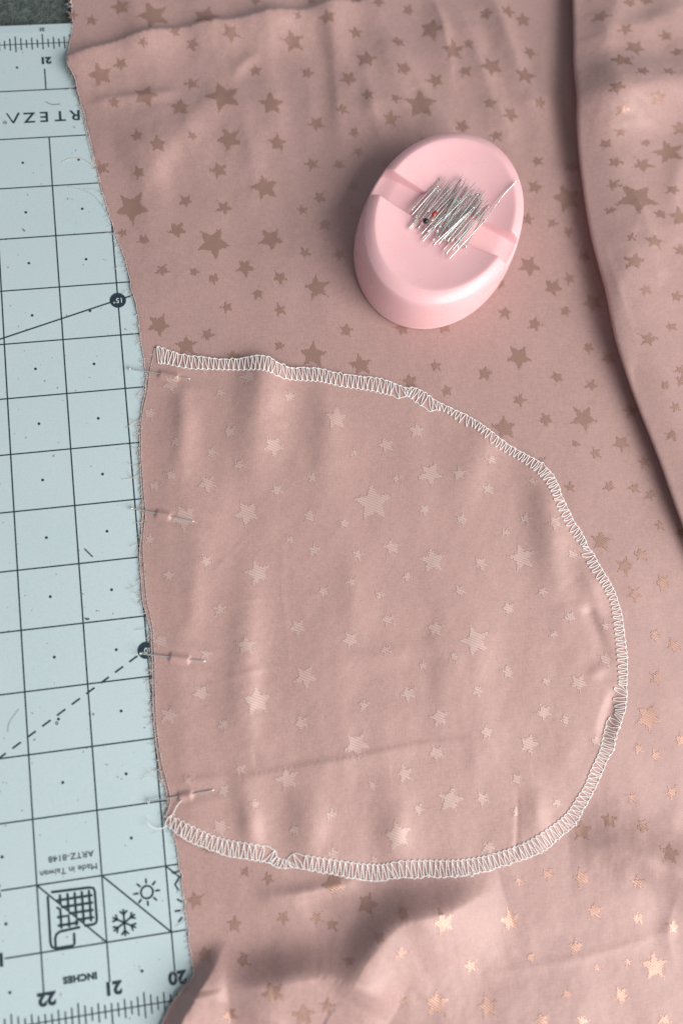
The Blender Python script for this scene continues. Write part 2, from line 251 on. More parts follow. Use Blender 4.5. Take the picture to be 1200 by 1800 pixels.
OUTER = [(2.564, 10.704), (2.681, 10.671), (2.913, 10.556), (3.135, 10.472), (3.499, 10.401), (3.725, 10.342), (4.025, 10.312), (4.228, 10.313), (4.358, 10.307), (4.523, 10.254), (4.684, 10.159), (4.88, 10.079), (5.145, 10.063), (5.419, 10.029), (5.615, 9.947), (5.884, 9.871), (6.217, 9.797), (6.588, 9.697), (6.909, 9.535), (7.113, 9.495), (7.274, 9.381), (7.46, 9.214), (7.652, 9.097), (7.937, 8.916), (8.148, 8.75), (8.391, 8.51), (8.643, 8.286), (8.898, 8.101), (9.145, 7.912), (9.335, 7.67), (9.418, 7.429), (9.45, 7.205), (9.534, 6.949), (9.591, 6.769), (9.719, 6.52), (9.766, 6.31), (9.828, 6.181), (9.941, 5.892), (9.996, 5.744), (10.093, 5.512), (10.131, 5.266), (10.159, 5.023), (10.144, 4.766), (10.13, 4.472), (10.096, 4.191), (10.027, 3.888), (9.983, 3.652), (9.924, 3.458), (9.786, 3.217), (9.665, 3.006), (9.607, 2.842), (9.444, 2.637), (9.244, 2.325), (9.089, 2.123), (8.901, 1.899), (8.719, 1.703), (8.489, 1.571), (8.253, 1.436), (8.001, 1.347), (7.675, 1.282), (7.289, 1.22), (6.99, 1.198), (6.6, 1.21), (6.193, 1.258), (5.712, 1.317), (5.341, 1.312), (5.086, 1.367), (4.763, 1.482), (4.406, 1.595), (4.051, 1.704), (3.762, 1.743), (3.591, 1.855), (3.274, 1.956), (2.991, 2.039), (2.681, 2.199), (2.407, 2.353), (2.171, 2.541), (2.053, 2.667)]
INNER = [(2.598, 10.389), (2.727, 10.373), (2.989, 10.274), (3.213, 10.222), (3.608, 10.171), (3.935, 10.121), (4.271, 10.06), (4.495, 9.998), (4.715, 9.892), (5.017, 9.845), (5.389, 9.791), (5.785, 9.663), (6.217, 9.56), (6.585, 9.44), (6.799, 9.342), (6.939, 9.372), (7.105, 9.216), (7.332, 9.046), (7.439, 9.067), (7.632, 8.961), (7.866, 8.722), (8.059, 8.643), (8.267, 8.385), (8.521, 8.182), (8.777, 7.999), (9.012, 7.765), (9.144, 7.59), (9.237, 7.377), (9.296, 7.087), (9.368, 6.866), (9.446, 6.666), (9.582, 6.421), (9.676, 6.289), (9.616, 6.193), (9.701, 5.989), (9.773, 5.787), (9.87, 5.615), (9.939, 5.448), (9.996, 5.231), (9.985, 4.944), (9.971, 4.629), (9.937, 4.289), (9.887, 3.906), (9.804, 3.839), (9.76, 3.641), (9.748, 3.412), (9.615, 3.323), (9.486, 3.083), (9.357, 2.818), (9.173, 2.56), (9.009, 2.302), (8.827, 2.103), (8.636, 1.907), (8.401, 1.767), (8.134, 1.657), (7.857, 1.548), (7.558, 1.48), (7.264, 1.439), (7.029, 1.42), (6.642, 1.436), (6.233, 1.493), (5.745, 1.559), (5.446, 1.543), (5.153, 1.593), (4.79, 1.695), (4.431, 1.804), (4.039, 1.917), (3.92, 1.834), (3.762, 1.908), (3.721, 2.037), (3.44, 2.146), (3.014, 2.272), (2.737, 2.401), (2.464, 2.572), (2.257, 2.703), (2.118, 2.782)]
# woven stars: x, y, radius, turn (degrees)
MAIN_STARS = [(2.503, 17.699, 0.175, 9), (3.114, 17.454, 0.303, 20), (4.108, 17.349, 0.272, -20), (1.936, 17.445, 0.113, 61), (1.594, 17.572, 0.101, 54), (3.486, 16.983, 0.103, 18), (2.877, 16.723, 0.087, 35), (4.548, 16.9, 0.182, 32), (3.802, 16.742, 0.125, 46), (5.88, 17.214, 0.071, 56), (6.45, 17.149, 0.154, 6), (5.718, 16.739, 0.221, 10), (6.984, 16.894, 0.144, 2), (7.106, 16.249, 0.206, 60), (6.705, 15.837, 0.171, 31), (5.941, 16.064, 0.13, 54), (4.937, 16.147, 0.124, 0), (2.038, 16.156, 0.225, 15), (2.431, 16.363, 0.128, 32), (2.833, 15.658, 0.236, 51), (3.703, 15.931, 0.129, 16), (4.274, 15.585, 0.345, 15), (5.157, 15.371, 0.25, 0), (3.448, 15.366, 0.194, 68), (2.242, 15.568, 0.11, 64), (2.61, 14.811, 0.127, 2), (2.969, 14.585, 0.165, 1), (4.29, 14.671, 0.244, 20), (3.625, 14.748, 0.091, 38), (5.186, 14.554, 0.18, 67), (5.973, 14.955, 0.161, 27), (6.509, 15.166, 0.12, 15), (6.673, 14.698, 0.107, 30), (7.018, 15.407, 0.115, 2), (5.796, 14.114, 0.134, 15), (6.3, 14.059, 0.11, 31), (6.69, 14.295, 0.099, 35), (4.038, 14.063, 0.152, 16), (2.577, 14.083, 0.123, 16), (1.907, 14.289, 0.141, 15), (4.853, 13.659, 0.263, 10), (6.526, 13.613, 0.097, 33), (5.11, 17.673, 0.105, 20), (6.21, 17.673, 0.109, 1), (7.108, 17.653, 0.108, 60), (8.119, 17.384, 0.118, 40), (8.494, 16.866, 0.228, 46), (7.809, 16.63, 0.142, 13), (8.864, 16.358, 0.215, 71), (9.177, 16.478, 0.098, 61), (9.025, 15.889, 0.11, 8), (9.569, 15.942, 0.218, 23), (9.644, 17.16, 0.13, 51), (10.132, 17.24, 0.147, 51), (10.433, 17.058, 0.163, 67), (10.427, 16.274, 0.142, 30), (10.199, 15.686, 0.207, 59), (7.8, 15.954, 0.157, 48), (8.415, 15.747, 0.167, 21), (7.56, 15.335, 0.099, 42), (8.035, 15.187, 0.32, -5), (7.411, 14.933, 0.167, 63), (9.403, 15.139, 0.124, 60), (9.783, 14.888, 0.169, 36), (8.789, 14.704, 0.156, 42), (9.427, 14.446, 0.112, 2), (7.983, 14.385, 0.156, 17), (10.4, 15.078, 0.126, 57), (7.547, 17.595, 0.13, 29), (10.163, 13.859, 0.129, 12), (10.805, 13.7, 0.129, 39), (10.011, 13.318, 0.161, 50), (10.603, 13.032, 0.299, 10), (10.236, 12.534, 0.1, 48), (10.515, 12.346, 0.112, 26), (10.723, 11.81, 0.111, 31), (9.623, 11.717, 0.22, 36), (9.757, 12.664, 0.111, 56), (12.382, 16.806, 0.144, 37), (12.693, 16.435, 0.106, 28), (12.768, 16.007, 0.17, 35), (13.282, 16.248, 0.112, 2), (13.383, 15.835, 0.108, 3), (11.512, 16.076, 0.133, 50), (12.486, 15.696, 0.177, 70), (12.693, 15.33, 0.117, 42), (12.903, 17.095, 0.126, 28), (13.188, 17.165, 0.117, 12), (12.229, 14.988, 0.122, 36), (12.835, 14.786, 0.124, 70), (12.292, 14.594, 0.102, 55), (13.104, 15.324, 0.109, 38), (12.248, 14.213, 0.091, 61), (11.987, 14.028, 0.105, 16), (12.589, 13.974, 0.073, 36), (12.891, 13.736, 0.23, 5), (13.139, 14.216, 0.144, 68), (12.076, 13.622, 0.107, 41), (12.479, 13.548, 0.162, 33), (11.982, 13.181, 0.095, 19), (12.823, 12.95, 0.099, 39), (12.267, 12.832, 0.331, 30), (12.551, 12.487, 0.099, 68), (12.852, 12.402, 0.191, 0), (11.852, 12.661, 0.085, 56), (12.043, 12.044, 0.077, 59), (12.354, 11.9, 0.141, 63), (11.999, 11.562, 0.169, 53), (12.757, 11.727, 0.122, 58), (2.389, 13.444, 0.316, 35), (3.376, 13.507, 0.131, 37), (4.057, 13.309, 0.142, 40), (5.841, 13.407, 0.133, 30), (5.489, 13.164, 0.097, 4), (5.877, 12.833, 0.122, 62), (6.456, 13.074, 0.109, 41), (2.188, 12.956, 0.093, 14), (2.554, 12.783, 0.104, 36), (3.17, 12.933, 0.164, 34), (3.792, 12.627, 0.316, 40), (4.854, 12.611, 0.241, 35), (5.436, 12.28, 0.107, 25), (6.077, 12.216, 0.119, 24), (2.828, 12.151, 0.114, 38), (3.392, 12.09, 0.104, 44), (3.724, 11.921, 0.104, 44), (4.32, 12.101, 0.174, 35), (4.935, 11.831, 0.126, 32), (5.582, 11.574, 0.227, 5), (4.49, 11.557, 0.103, 2), (3.914, 11.354, 0.103, 16), (4.856, 11.214, 0.115, 12), (2.677, 11.12, 0.212, 40), (3.51, 10.864, 0.124, 42), (3.13, 10.683, 0.202, 0), (3.932, 10.415, 0.135, 61), (4.78, 10.534, 0.091, 57), (5.352, 10.312, 0.251, -10), (6.017, 10.731, 0.126, 57), (6.19, 10.039, 0.206, 5), (7.193, 14.02, 0.098, 58), (9.012, 11.392, 0.097, 18), (9.006, 10.813, 0.119, 60), (9.531, 10.542, 0.143, 48), (7.819, 10.643, 0.153, 5), (7.052, 10.663, 0.141, 1), (9.134, 9.938, 0.236, 30), (7.553, 9.894, 0.105, 1), (8.443, 9.67, 0.14, 54), (9.788, 9.482, 0.13, 17), (7.683, 9.406, 0.103, 7), (8.997, 9.115, 0.127, 44), (9.443, 8.693, 0.139, 24), (8.645, 8.608, 0.229, 0), (7.038, 9.656, 0.137, 5), (9.207, 7.945, 0.091, 11), (10.018, 11.243, 0.182, 37), (10.355, 11.387, 0.108, 12), (10.731, 10.87, 0.194, 19), (10.175, 10.748, 0.109, 51), (10.483, 9.996, 0.107, 32), (10.821, 9.749, 0.142, 23), (10.392, 9.268, 0.118, 34), (10.15, 8.656, 0.243, 35), (11.043, 8.699, 0.129, 1), (10.775, 8.121, 0.162, 27), (9.915, 8.193, 0.08, 30), (10.245, 7.979, 0.104, 13), (11.138, 7.729, 0.115, 7), (9.667, 7.401, 0.102, 64), (10.389, 7.347, 0.115, 36), (10.854, 7.269, 0.115, 15), (11.135, 7.11, 0.102, 43), (10.056, 6.379, 0.178, 58), (11.2, 6.533, 0.102, 1), (10.732, 6.057, 0.124, 1), (12.089, 11.0, 0.095, 10), (12.546, 10.814, 0.107, 51), (12.368, 10.244, 0.097, 11), (11.969, 10.054, 0.136, 50), (11.119, 10.53, 0.124, 48), (12.113, 9.161, 0.083, 39), (12.201, 8.731, 0.093, 15), (11.313, 8.543, 0.105, 70), (12.069, 8.241, 0.091, 57), (12.362, 9.411, 0.084, 37), (11.556, 6.359, 0.102, 16), (10.397, 5.879, 0.156, 46), (11.046, 5.519, 0.168, 20), (10.494, 5.38, 0.134, 28), (10.737, 4.619, 0.121, 41), (11.053, 4.391, 0.142, 23), (10.627, 3.89, 0.13, 45), (10.334, 3.247, 0.254, 36), (10.078, 2.763, 0.095, 4), (10.368, 2.611, 0.105, 21), (10.858, 2.814, 0.117, 69), (9.802, 1.993, 0.103, 63), (10.524, 1.975, 0.114, 22), (9.334, 1.695, 0.131, 61), (9.876, 1.521, 0.124, 22), (8.844, 1.582, 0.177, 67), (10.216, 1.054, 0.168, 53), (8.169, 0.984, 0.12, 29), (7.665, 0.95, 0.08, 18), (8.721, 0.843, 0.16, 10), (9.621, 0.659, 0.11, 0), (6.256, 0.608, 0.198, 10), (7.415, 0.369, 0.198, 0), (8.843, 0.305, 0.139, 63), (9.561, 0.083, 0.111, 2), (10.128, -0.131, 0.122, 58), (8.445, -0.193, 0.137, 69), (7.673, -0.24, 0.098, 41), (6.65, -0.187, 0.121, 12), (8.732, -0.563, 0.069, 62), (9.27, -0.558, 0.079, 70), (9.709, -0.687, 0.239, -5), (5.524, 0.268, 0.12, 50), (8.176, -0.866, 0.096, 36), (9.077, -1.035, 0.157, 27), (6.028, -0.66, 0.221, -8), (6.85, -0.856, 0.19, 5), (5.506, -0.534, 0.088, 24), (7.691, -1.18, 0.134, 14), (8.347, -1.301, 0.098, 48), (9.713, -1.51, 0.117, 31), (5.648, 0.829, 0.099, 13), (2.422, 1.425, 0.132, 7), (3.25, 1.738, 0.086, 47), (3.599, 1.586, 0.095, 21), (4.639, 1.363, 0.204, 20), (5.128, 0.98, 0.173, -25), (3.768, 0.967, 0.115, 35), (4.288, 0.876, 0.095, 23), (2.989, 0.972, 0.113, 62), (4.529, 0.748, 0.094, 64), (2.489, 0.606, 0.127, 1), (3.082, 0.46, 0.101, 14), (5.21, 0.546, 0.084, 23), (4.717, 0.256, 0.09, 71), (3.493, 0.005, 0.185, 20), (4.287, -0.356, 0.13, 56), (2.797, -0.268, 0.127, 24), (3.924, -0.439, 0.199, -5), (2.691, 2.159, 0.076, 15), (14.295, 3.142, 0.1, 13), (15.218, 17.494, 0.1, 10), (13.284, 6.863, 0.11, 2), (14.38, 7.006, 0.13, 13), (11.429, -1.943, 0.11, 38), (10.73, 0.283, 0.09, 60), (13.683, 15.395, 0.16, 50), (15.393, 11.956, 0.22, 23), (14.464, 15.729, 0.16, 70), (15.018, 16.971, 0.11, 67), (15.175, 7.51, 0.1, 41), (11.916, -0.853, 0.13, 0), (13.295, 12.086, 0.13, 8), (15.414, 15.479, 0.22, 35), (13.404, 13.721, 0.22, 6), (15.042, 12.191, 0.16, 0), (13.706, 1.31, 0.22, 66), (10.485, -3.265, 0.1, 48), (14.118, 16.796, 0.16, 51), (11.27, 2.084, 0.13, 62), (11.39, 0.329, 0.11, 69), (12.526, 4.729, 0.11, 27), (13.979, 8.168, 0.22, 47), (15.077, 11.026, 0.1, 65), (13.033, 8.15, 0.22, 41), (13.651, -1.077, 0.1, 46), (13.894, 8.616, 0.13, 6), (9.527, -3.13, 0.1, 2), (14.21, 13.397, 0.16, 67), (12.757, 10.438, 0.09, 3), (12.57, -2.276, 0.22, 34), (13.456, 8.058, 0.1, 28), (13.436, 9.987, 0.22, 48), (11.628, 1.008, 0.1, 24), (12.994, 5.401, 0.16, 44), (13.648, 14.871, 0.09, 49), (14.329, 7.741, 0.13, 35), (11.796, -0.189, 0.13, 62), (14.724, 10.698, 0.09, 41), (11.739, 1.862, 0.09, 25), (12.457, 2.463, 0.11, 68), (12.339, -1.652, 0.22, 31), (12.397, 9.214, 0.13, 65), (10.045, -2.562, 0.11, 35), (12.61, 8.645, 0.22, 2), (13.798, -0.288, 0.16, 57), (13.33, 11.225, 0.13, 68), (13.893, 11.666, 0.16, 33), (9.799, -3.459, 0.11, 69), (12.444, 8.13, 0.16, 6), (14.073, 16.14, 0.11, 54), (12.63, -3.474, 0.11, 19)]
FLAP_STARS = [(5.625, 9.068, 0.239, -5), (5.852, 8.427, 0.089, 68), (6.437, 8.501, 0.156, 10), (7.022, 8.713, 0.158, -5), (7.142, 7.902, 0.244, 35), (7.663, 7.841, 0.143, 68), (8.284, 8.044, 0.114, 4), (6.555, 7.882, 0.099, 6), (8.154, 7.528, 0.112, 60), (6.076, 7.491, 0.359, 0), (8.956, 7.562, 0.099, 52), (8.731, 6.918, 0.107, 48), (9.213, 6.774, 0.149, 22), (8.349, 6.716, 0.099, 43), (8.56, 6.235, 0.26, 5), (9.473, 6.196, 0.114, 43), (8.823, 5.61, 0.096, 41), (8.177, 5.399, 0.13, 11), (9.229, 5.114, 0.129, 31), (8.902, 4.858, 0.096, 28), (9.728, 4.315, 0.139, 52), (9.841, 4.892, 0.097, 71), (7.994, 4.318, 0.137, 68), (8.63, 4.093, 0.096, 39), (9.197, 3.983, 0.169, 35), (7.425, 4.074, 0.115, 32), (8.515, 3.581, 0.168, 20), (8.866, 3.412, 0.104, 19), (7.47, 3.378, 0.125, 2), (8.166, 3.087, 0.197, -25), (9.328, 2.991, 0.106, 1), (7.878, 2.558, 0.112, 33), (7.245, 2.331, 0.132, 22), (8.495, 2.085, 0.103, 27), (7.774, 2.039, 0.101, 64), (7.233, 1.552, 0.129, 37), (2.927, 2.487, 0.173, 40), (4.097, 2.274, 0.106, 17), (5.754, 1.957, 0.258, 5), (4.675, 1.818, 0.117, 1), (5.327, 1.63, 0.078, 23), (4.159, 9.944, 0.178, 9), (2.814, 9.977, 0.189, 30), (3.646, 9.733, 0.099, 36), (4.84, 9.544, 0.122, 71), (2.384, 9.486, 0.131, 48), (3.723, 9.016, 0.131, 13), (2.784, 8.916, 0.109, 64), (4.46, 8.668, 0.215, 35), (3.396, 10.151, 0.056, 57), (3.382, 8.665, 0.119, 52), (2.653, 8.34, 0.117, 65), (3.263, 8.126, 0.181, 30), (2.364, 8.179, 0.117, 54), (2.825, 7.573, 0.261, 25), (2.201, 7.276, 0.125, 56), (3.116, 6.794, 0.123, 25), (2.469, 6.619, 0.114, 70), (3.262, 5.959, 0.133, 69), (2.242, 5.551, 0.162, 11), (2.956, 5.247, 0.101, 54), (2.821, 4.63, 0.169, 30), (2.275, 4.332, 0.169, 51), (3.131, 4.067, 0.119, 33), (2.474, 3.269, 0.097, 38), (3.046, 3.039, 0.126, 35), (3.497, 2.768, 0.106, 66), (3.828, 8.398, 0.128, 36), (5.067, 8.04, 0.108, 59), (4.435, 7.895, 0.118, 25), (3.867, 7.548, 0.255, 25), (4.93, 7.378, 0.128, 63), (5.522, 7.183, 0.108, 64), (6.957, 7.272, 0.11, 33), (4.562, 7.002, 0.095, 40), (6.29, 6.68, 0.172, 0), (4.948, 6.779, 0.127, 66), (6.968, 6.362, 0.257, 0), (5.68, 6.617, 0.107, 52), (3.95, 6.498, 0.24, 10), (6.49, 6.15, 0.096, 35), (5.52, 6.158, 0.106, 15), (5.019, 6.053, 0.126, 23), (5.984, 5.883, 0.096, 50), (4.517, 5.504, 0.165, 30), (6.054, 5.445, 0.126, 11), (6.85, 5.202, 0.167, 65), (3.624, 5.305, 0.183, -5), (5.37, 5.189, 0.155, 20), (5.955, 4.945, 0.104, 19), (6.55, 4.613, 0.093, 65), (4.554, 4.672, 0.223, 36), (3.715, 4.378, 0.26, 0), (6.243, 4.176, 0.154, 22), (5.472, 4.087, 0.112, 68), (7.587, 7.03, 0.132, 50), (7.822, 6.216, 0.141, 36), (7.369, 5.798, 0.128, 37), (7.511, 4.908, 0.288, 10), (7.099, 4.698, 0.094, 46), (6.704, 3.722, 0.184, 5), (6.576, 3.16, 0.152, 25), (5.997, 2.898, 0.171, 5), (6.708, 2.378, 0.241, -15), (6.148, 2.312, 0.1, 42), (4.401, 3.928, 0.15, 22), (5.267, 3.474, 0.241, 36), (4.068, 3.08, 0.217, 10), (3.325, 3.333, 0.128, 14), (5.447, 2.791, 0.089, 36), (4.71, 2.428, 0.108, 67)]

# ------------------------------------------------------------------ helpers
def tag(o, label=None, cat=None, group=None, kind=None):
    for k, v in (('label', label), ('category', cat), ('group', group), ('kind', kind)):
        if v: o[k] = v
    return o
def empty(name, loc_in=(0, 0, 0)):
    o = bpy.data.objects.new(name, None); o.empty_display_size = 0.01; col.objects.link(o); o.location = Vector(loc_in)*IN; return o
def obj(name, verts, faces, mat, parent=None, smooth_shade=True):
    """verts in inches, world placed; stored relative to the parent's base"""
    V = np.asarray(verts, float)*IN
    if parent is not None:
        p = parent
        while p is not None: V = V-np.array(p.location); p = p.parent
    me = bpy.data.meshes.new(name); me.from_pydata(V.tolist(), [], faces if isinstance(faces, list) else faces.tolist())
    if smooth_shade: me.polygons.foreach_set('use_smooth', [True]*len(me.polygons))
    me.materials.append(mat); me.update()
    o = bpy.data.objects.new(name, me); col.objects.link(o); o.parent = parent; return o
class MB:
    def __init__(s): s.v = []; s.f = []
    def add(s, v, f):
        n = len(s.v); s.v += [tuple(q) for q in v]; s.f += [tuple(i+n for i in q) for q in f]
    def tube(s, pts, r, n=5, cap=True):
        P = np.array(pts, float); N = len(P); rr = np.full(N, r) if np.isscalar(r) else np.array(r)
        T = np.gradient(P, axis=0); T /= np.linalg.norm(T, axis=1)[:, None]+1e-12
        up = np.array([0, 0, 1.0]); A = np.cross(T, up); L = np.linalg.norm(A, axis=1)
        A[L < 1e-3] = (1, 0, 0); A /= np.linalg.norm(A, axis=1)[:, None]; B = np.cross(A, T)
        vs = [];
        for i in range(N):
            for k in range(n):
                a = 2*math.pi*k/n; vs.append(P[i]+rr[i]*(math.cos(a)*A[i]+math.sin(a)*B[i]))
        fs = [(i*n+k, i*n+(k+1) % n, (i+1)*n+(k+1) % n, (i+1)*n+k) for i in range(N-1) for k in range(n)]
        if cap: fs += [tuple(range(n))[::-1], tuple((N-1)*n+k for k in range(n))]
        s.add(vs, fs)
    def build(s, name, mat, parent=None, sm=True): return obj(name, s.v, s.f, mat, parent, sm)
def grid_faces(nu, nv):
    i = np.arange(nu-1)[:, None]*nv+np.arange(nv-1)[None, :]
    return np.stack([i, i+nv, i+nv+1, i+1], -1).reshape(-1, 4)

# ------------------------------------------------------------------ wool surface under everything
nx, ny = 60, 60
gx, gy = np.meshgrid(np.linspace(-14, 32, nx), np.linspace(-16, 36, ny), indexing='ij')
felt = obj('felt_surface', np.stack([gx, gy, np.full_like(gx, -0.135)], -1).reshape(-1, 3), grid_faces(nx, ny), M_FELT)
tag(felt, kind='structure', label='dark grey wool felt surface under the cutting mat', cat='surface')
rng = random.Random(4); fz = MB()
for k in range(2600):
    x = rng.uniform(-0.6, 3.0); y = rng.uniform(17.5, 19.6); a = rng.uniform(0, 6.28); L = rng.uniform(0.04, 0.12); h = rng.uniform(0.01, 0.05)
    p = [(x, y, -0.14), (x+math.cos(a)*L*.5, y+math.sin(a)*L*.5, -0.135+h), (x+math.cos(a+.5)*L, y+math.sin(a+.5)*L, -0.135+h*0.7)]
    fz.tube(p, 0.0035, 3, False)
tag(fz.build('felt_fuzz', plain('grey_wool_fibre', (0.17, 0.20, 0.19), 0.9, vary=0.6, scale=900), felt), kind='stuff')

# ------------------------------------------------------------------ cutting mat with its print
MX0, MX1, MY0, MY1, TH = -1.45, 22.6, -0.75, 17.42, 0.12
mat_o = empty('cutting_mat', (MX0, MY0, -0.12))
tag(mat_o, 'pale mint gridded cutting mat lying under the rose fabric', 'cutting mat')
ys = np.linspace(MY0, MY1, 110); prof = []
xs = np.array([MX0, MX0+0.01, MX0+0.03, *np.linspace(0, 22, 23), MX1-0.03, MX1-0.01, MX1])
drop = np.array([0.02, 0.006, 0, *np.zeros(23), 0, 0.006, 0.02])
ring = [(x, -d) for x, d in zip(xs, drop)]+[(x, -TH) for x in xs[::-1]]
V = []
for j, y in enumerate(ys):
    e = 0.012 if j in (0, len(ys)-1) else 0
    for (x, z) in ring: V.append((x, y, float(zmat(y))+(z-e if z > -TH else z)))
n = len(ring); Fc = [(j*n+k, j*n+(k+1) % n, (j+1)*n+(k+1) % n, (j+1)*n+k) for j in range(len(ys)-1) for k in range(n)]
Fc += [tuple(range(n))[::-1], tuple((len(ys)-1)*n+k for k in range(n))]
Fc = [f[::-1] for f in Fc]
obj('mat_sheet', V, Fc, M_MAT, mat_o, False)
PZ = 0.004
def stroke(mb, pts, w, rnd=False):
    """flat printed line of width w along pts"""
    P = []
    for a, b in zip(pts[:-1], pts[1:]):
        k = max(1, int(math.hypot(b[0]-a[0], b[1]-a[1])/0.5))
        for t in range(k): P.append((a[0]+(b[0]-a[0])*t/k, a[1]+(b[1]-a[1])*t/k))
    P.append(pts[-1]); P = np.array(P, float)
    T = np.gradient(P, axis=0); T /= np.linalg.norm(T, axis=1)[:, None]+1e-12; N = np.stack([-T[:, 1], T[:, 0]], 1)*w/2
    m = len(P); A = P+N; B = P-N; Q = np.vstack([A, B])
    mb.add([(x, y, float(zmat(y))+PZ) for x, y in Q], [(m+i, m+i+1, i+1, i) for i in range(m-1)])
    if rnd:
        for c in (P[0], P[-1]): disc(mb, c[0], c[1], w/2, 10, PZ+0.0004)
def disc(mb, x, y, r, n=16, z=PZ):
    mb.add([(x+r*math.cos(2*math.pi*k/n), y+r*math.sin(2*math.pi*k/n), float(zmat(y))+z) for k in range(n)], [tuple(range(n))])
LW = 0.022
def lines(name, segs, w=LW, rnd=False, lift=0.0):
    global PZ
    PZ += lift; mb = MB()
    for s in segs: stroke(mb, s, w, rnd)
    PZ -= lift
    return mb.build(name, M_INK, mat_o, False)
rows = [[(-0.55, j), (9.0, j)] for j in range(1, 16)]+[[(-1.2, 16), (9, 16)]]
lines('printed_row_lines', rows)
cols = []
for i in range(-1, 9):
    cols += [[(i, 0.42), (i, 15)], [(i, 16), (i, 16.45)]]
lines('printed_column_lines', cols, LW, lift=0.0006)
lines('printed_diagonals', [[(i, 2), (i+1, 1)] for i in (0, 1, 2)], LW*1.15, lift=0.0012)
ticks = [[(-1.3, 0), (9, 0)], [(-1.3, 17), (9, 17)]]
tk = []
for k in range(-13, 60):
    x = k/10; inch = k % 10 == 0; half = k % 5 == 0
    h = 0.19 if half else (0.14 if k % 2 == 0 else 0.10)
    tk.append([(x, -h), (x, h)] if not inch else [(x, -0.5), (x, 0.11)])
    h = 0.17 if half else (0.13 if k % 2 == 0 else 0.09)
    tk.append([(x, 17-h), (x, 17+h)] if not inch else [(x, 16.87), (x, 17.20)])
for e_ in (0, 1):
    lines('printed_ruler_line', ticks[e_:e_+1], 0.017, lift=0.0006); tag(lines('printed_ruler_ticks', tk[e_::2], 0.02, lift=0.0012), kind='stuff')
skip = {(0, 0), (0, 1), (1, 1), (2, 1), (0, 2), (-1, 0)}
mb = MB()
for i in range(-1, 8):
    for j in range(0, 17):
        if (i, j) in skip and (i, j) != (-1, 0) or j == 15: continue
        disc(mb, i+0.5, j+0.5, 0.024, 12)
tag(mb.build('printed_centre_dots', M_INK, mat_o, False), kind='stuff')
# angle lines
lines('printed_angle_line', [[(-1.2, 10.79), (1.88, 11.635)], [(2.1, 11.69), (3.6, 12.1)]], LW*1.1, lift=0.0018)
dash = []
a0 = np.array((1.85, 5.365)); dv = np.array((-math.cos(0.523), -math.sin(0.523)*1.02))
for k in range(12): dash.append([tuple(a0+dv*(0.28*k+0.02)), tuple(a0+dv*(0.28*k+0.18))])
lines('printed_dashed_line', dash, LW*1.2, lift=0.0018)
def letters(name, body, x, y, size, off=0.0, sx=1.0, mat=M_INK, parent=None, lift=0.003, align='CENTER', space=1.0):
    """print turned half round, as the mat lies"""
    c = bpy.data.curves.new('t', 'FONT'); c.body = body; c.size = size; c.offset = off; c.align_x = align; c.align_y = 'CENTER'; c.resolution_u = 3; c.space_character = space
    t = bpy.data.objects.new('t', c); col.objects.link(t)
    dg = bpy.context.evaluated_depsgraph_get(); me = t.evaluated_get(dg).to_mesh()
    vs = [(x-v.co.x*sx, y-v.co.y, float(zmat(y-v.co.y))+lift+0.004) for v in me.vertices]; fs = [tuple(p.vertices) for p in me.polygons]
    t.evaluated_get(dg).to_mesh_clear(); bpy.data.objects.remove(t); bpy.data.curves.remove(c)
    return obj(name, vs, fs, mat, parent or mat_o, False)
for x, s in ((0.06, '22'), (1.06, '21'), (2.05, '20')):
    letters('printed_number', s, x-0.02, 0.33, 0.26, 0.012, 1.05)
letters('printed_number', '1', -0.60, 1.0, 0.26, 0.012, 1.05); letters('printed_number', '2', -0.62, 2.0, 0.26, 0.012, 1.05)
letters('printed_number', '21', 1.03, 16.63, 0.19, 0.011, 1.05); letters('printed_number', '21', 1.0, 17.30, 0.1, 0.004)
letters('printed_number', '20', 2.03, 16.63, 0.19, 0.011, 1.05)
letters('printed_word', 'INCHES', 0.56, 0.55, 0.135, 0.007, 1.05, space=1.08)
letters('printed_word', 'Made in Taiwan', 0.5, 2.16, 0.135, 0.0, 1.04); letters('printed_word', 'ARTZ-8148', 0.55, 2.36, 0.135, 0.0, 1.08)
for ch, x in (('Z', 0.672), ('E', 0.94), ('T', 1.225), ('R', 1.5)):
    letters('printed_letter', ch, x, 15.435, 0.30, 0.003, 1.12)
lam = MB(); stroke(lam, [(0.265, 15.54), (0.375, 15.33)], 0.026); stroke(lam, [(0.375, 15.33), (0.485, 15.54)], 0.036); lam.build('printed_letter', M_INK, mat_o, False)
mb = MB(); stroke(mb, [(0.225+0.032*math.cos(a), 15.35+0.032*math.sin(a)) for a in np.linspace(0, 6.4, 18)], 0.008); mb.build('printed_trademark', M_INK, mat_o, False)
letters('printed_trademark', 'R', 0.225, 15.35, 0.045)
M_PAPER = plain('white_print', (0.7, 0.78, 0.78), 0.5)
for (x, y, s) in ((2.0, 11.66, '15°'), (1.985, 5.43, '30°')):
    mb = MB(); disc(mb, x, y, 0.142, 36, 0.0075); d = mb.build('angle_marker', M_INK, mat_o, False)
    letters('marker_number', s, x, y, 0.135, 0.0, 1.0, M_PAPER, d, 0.006)
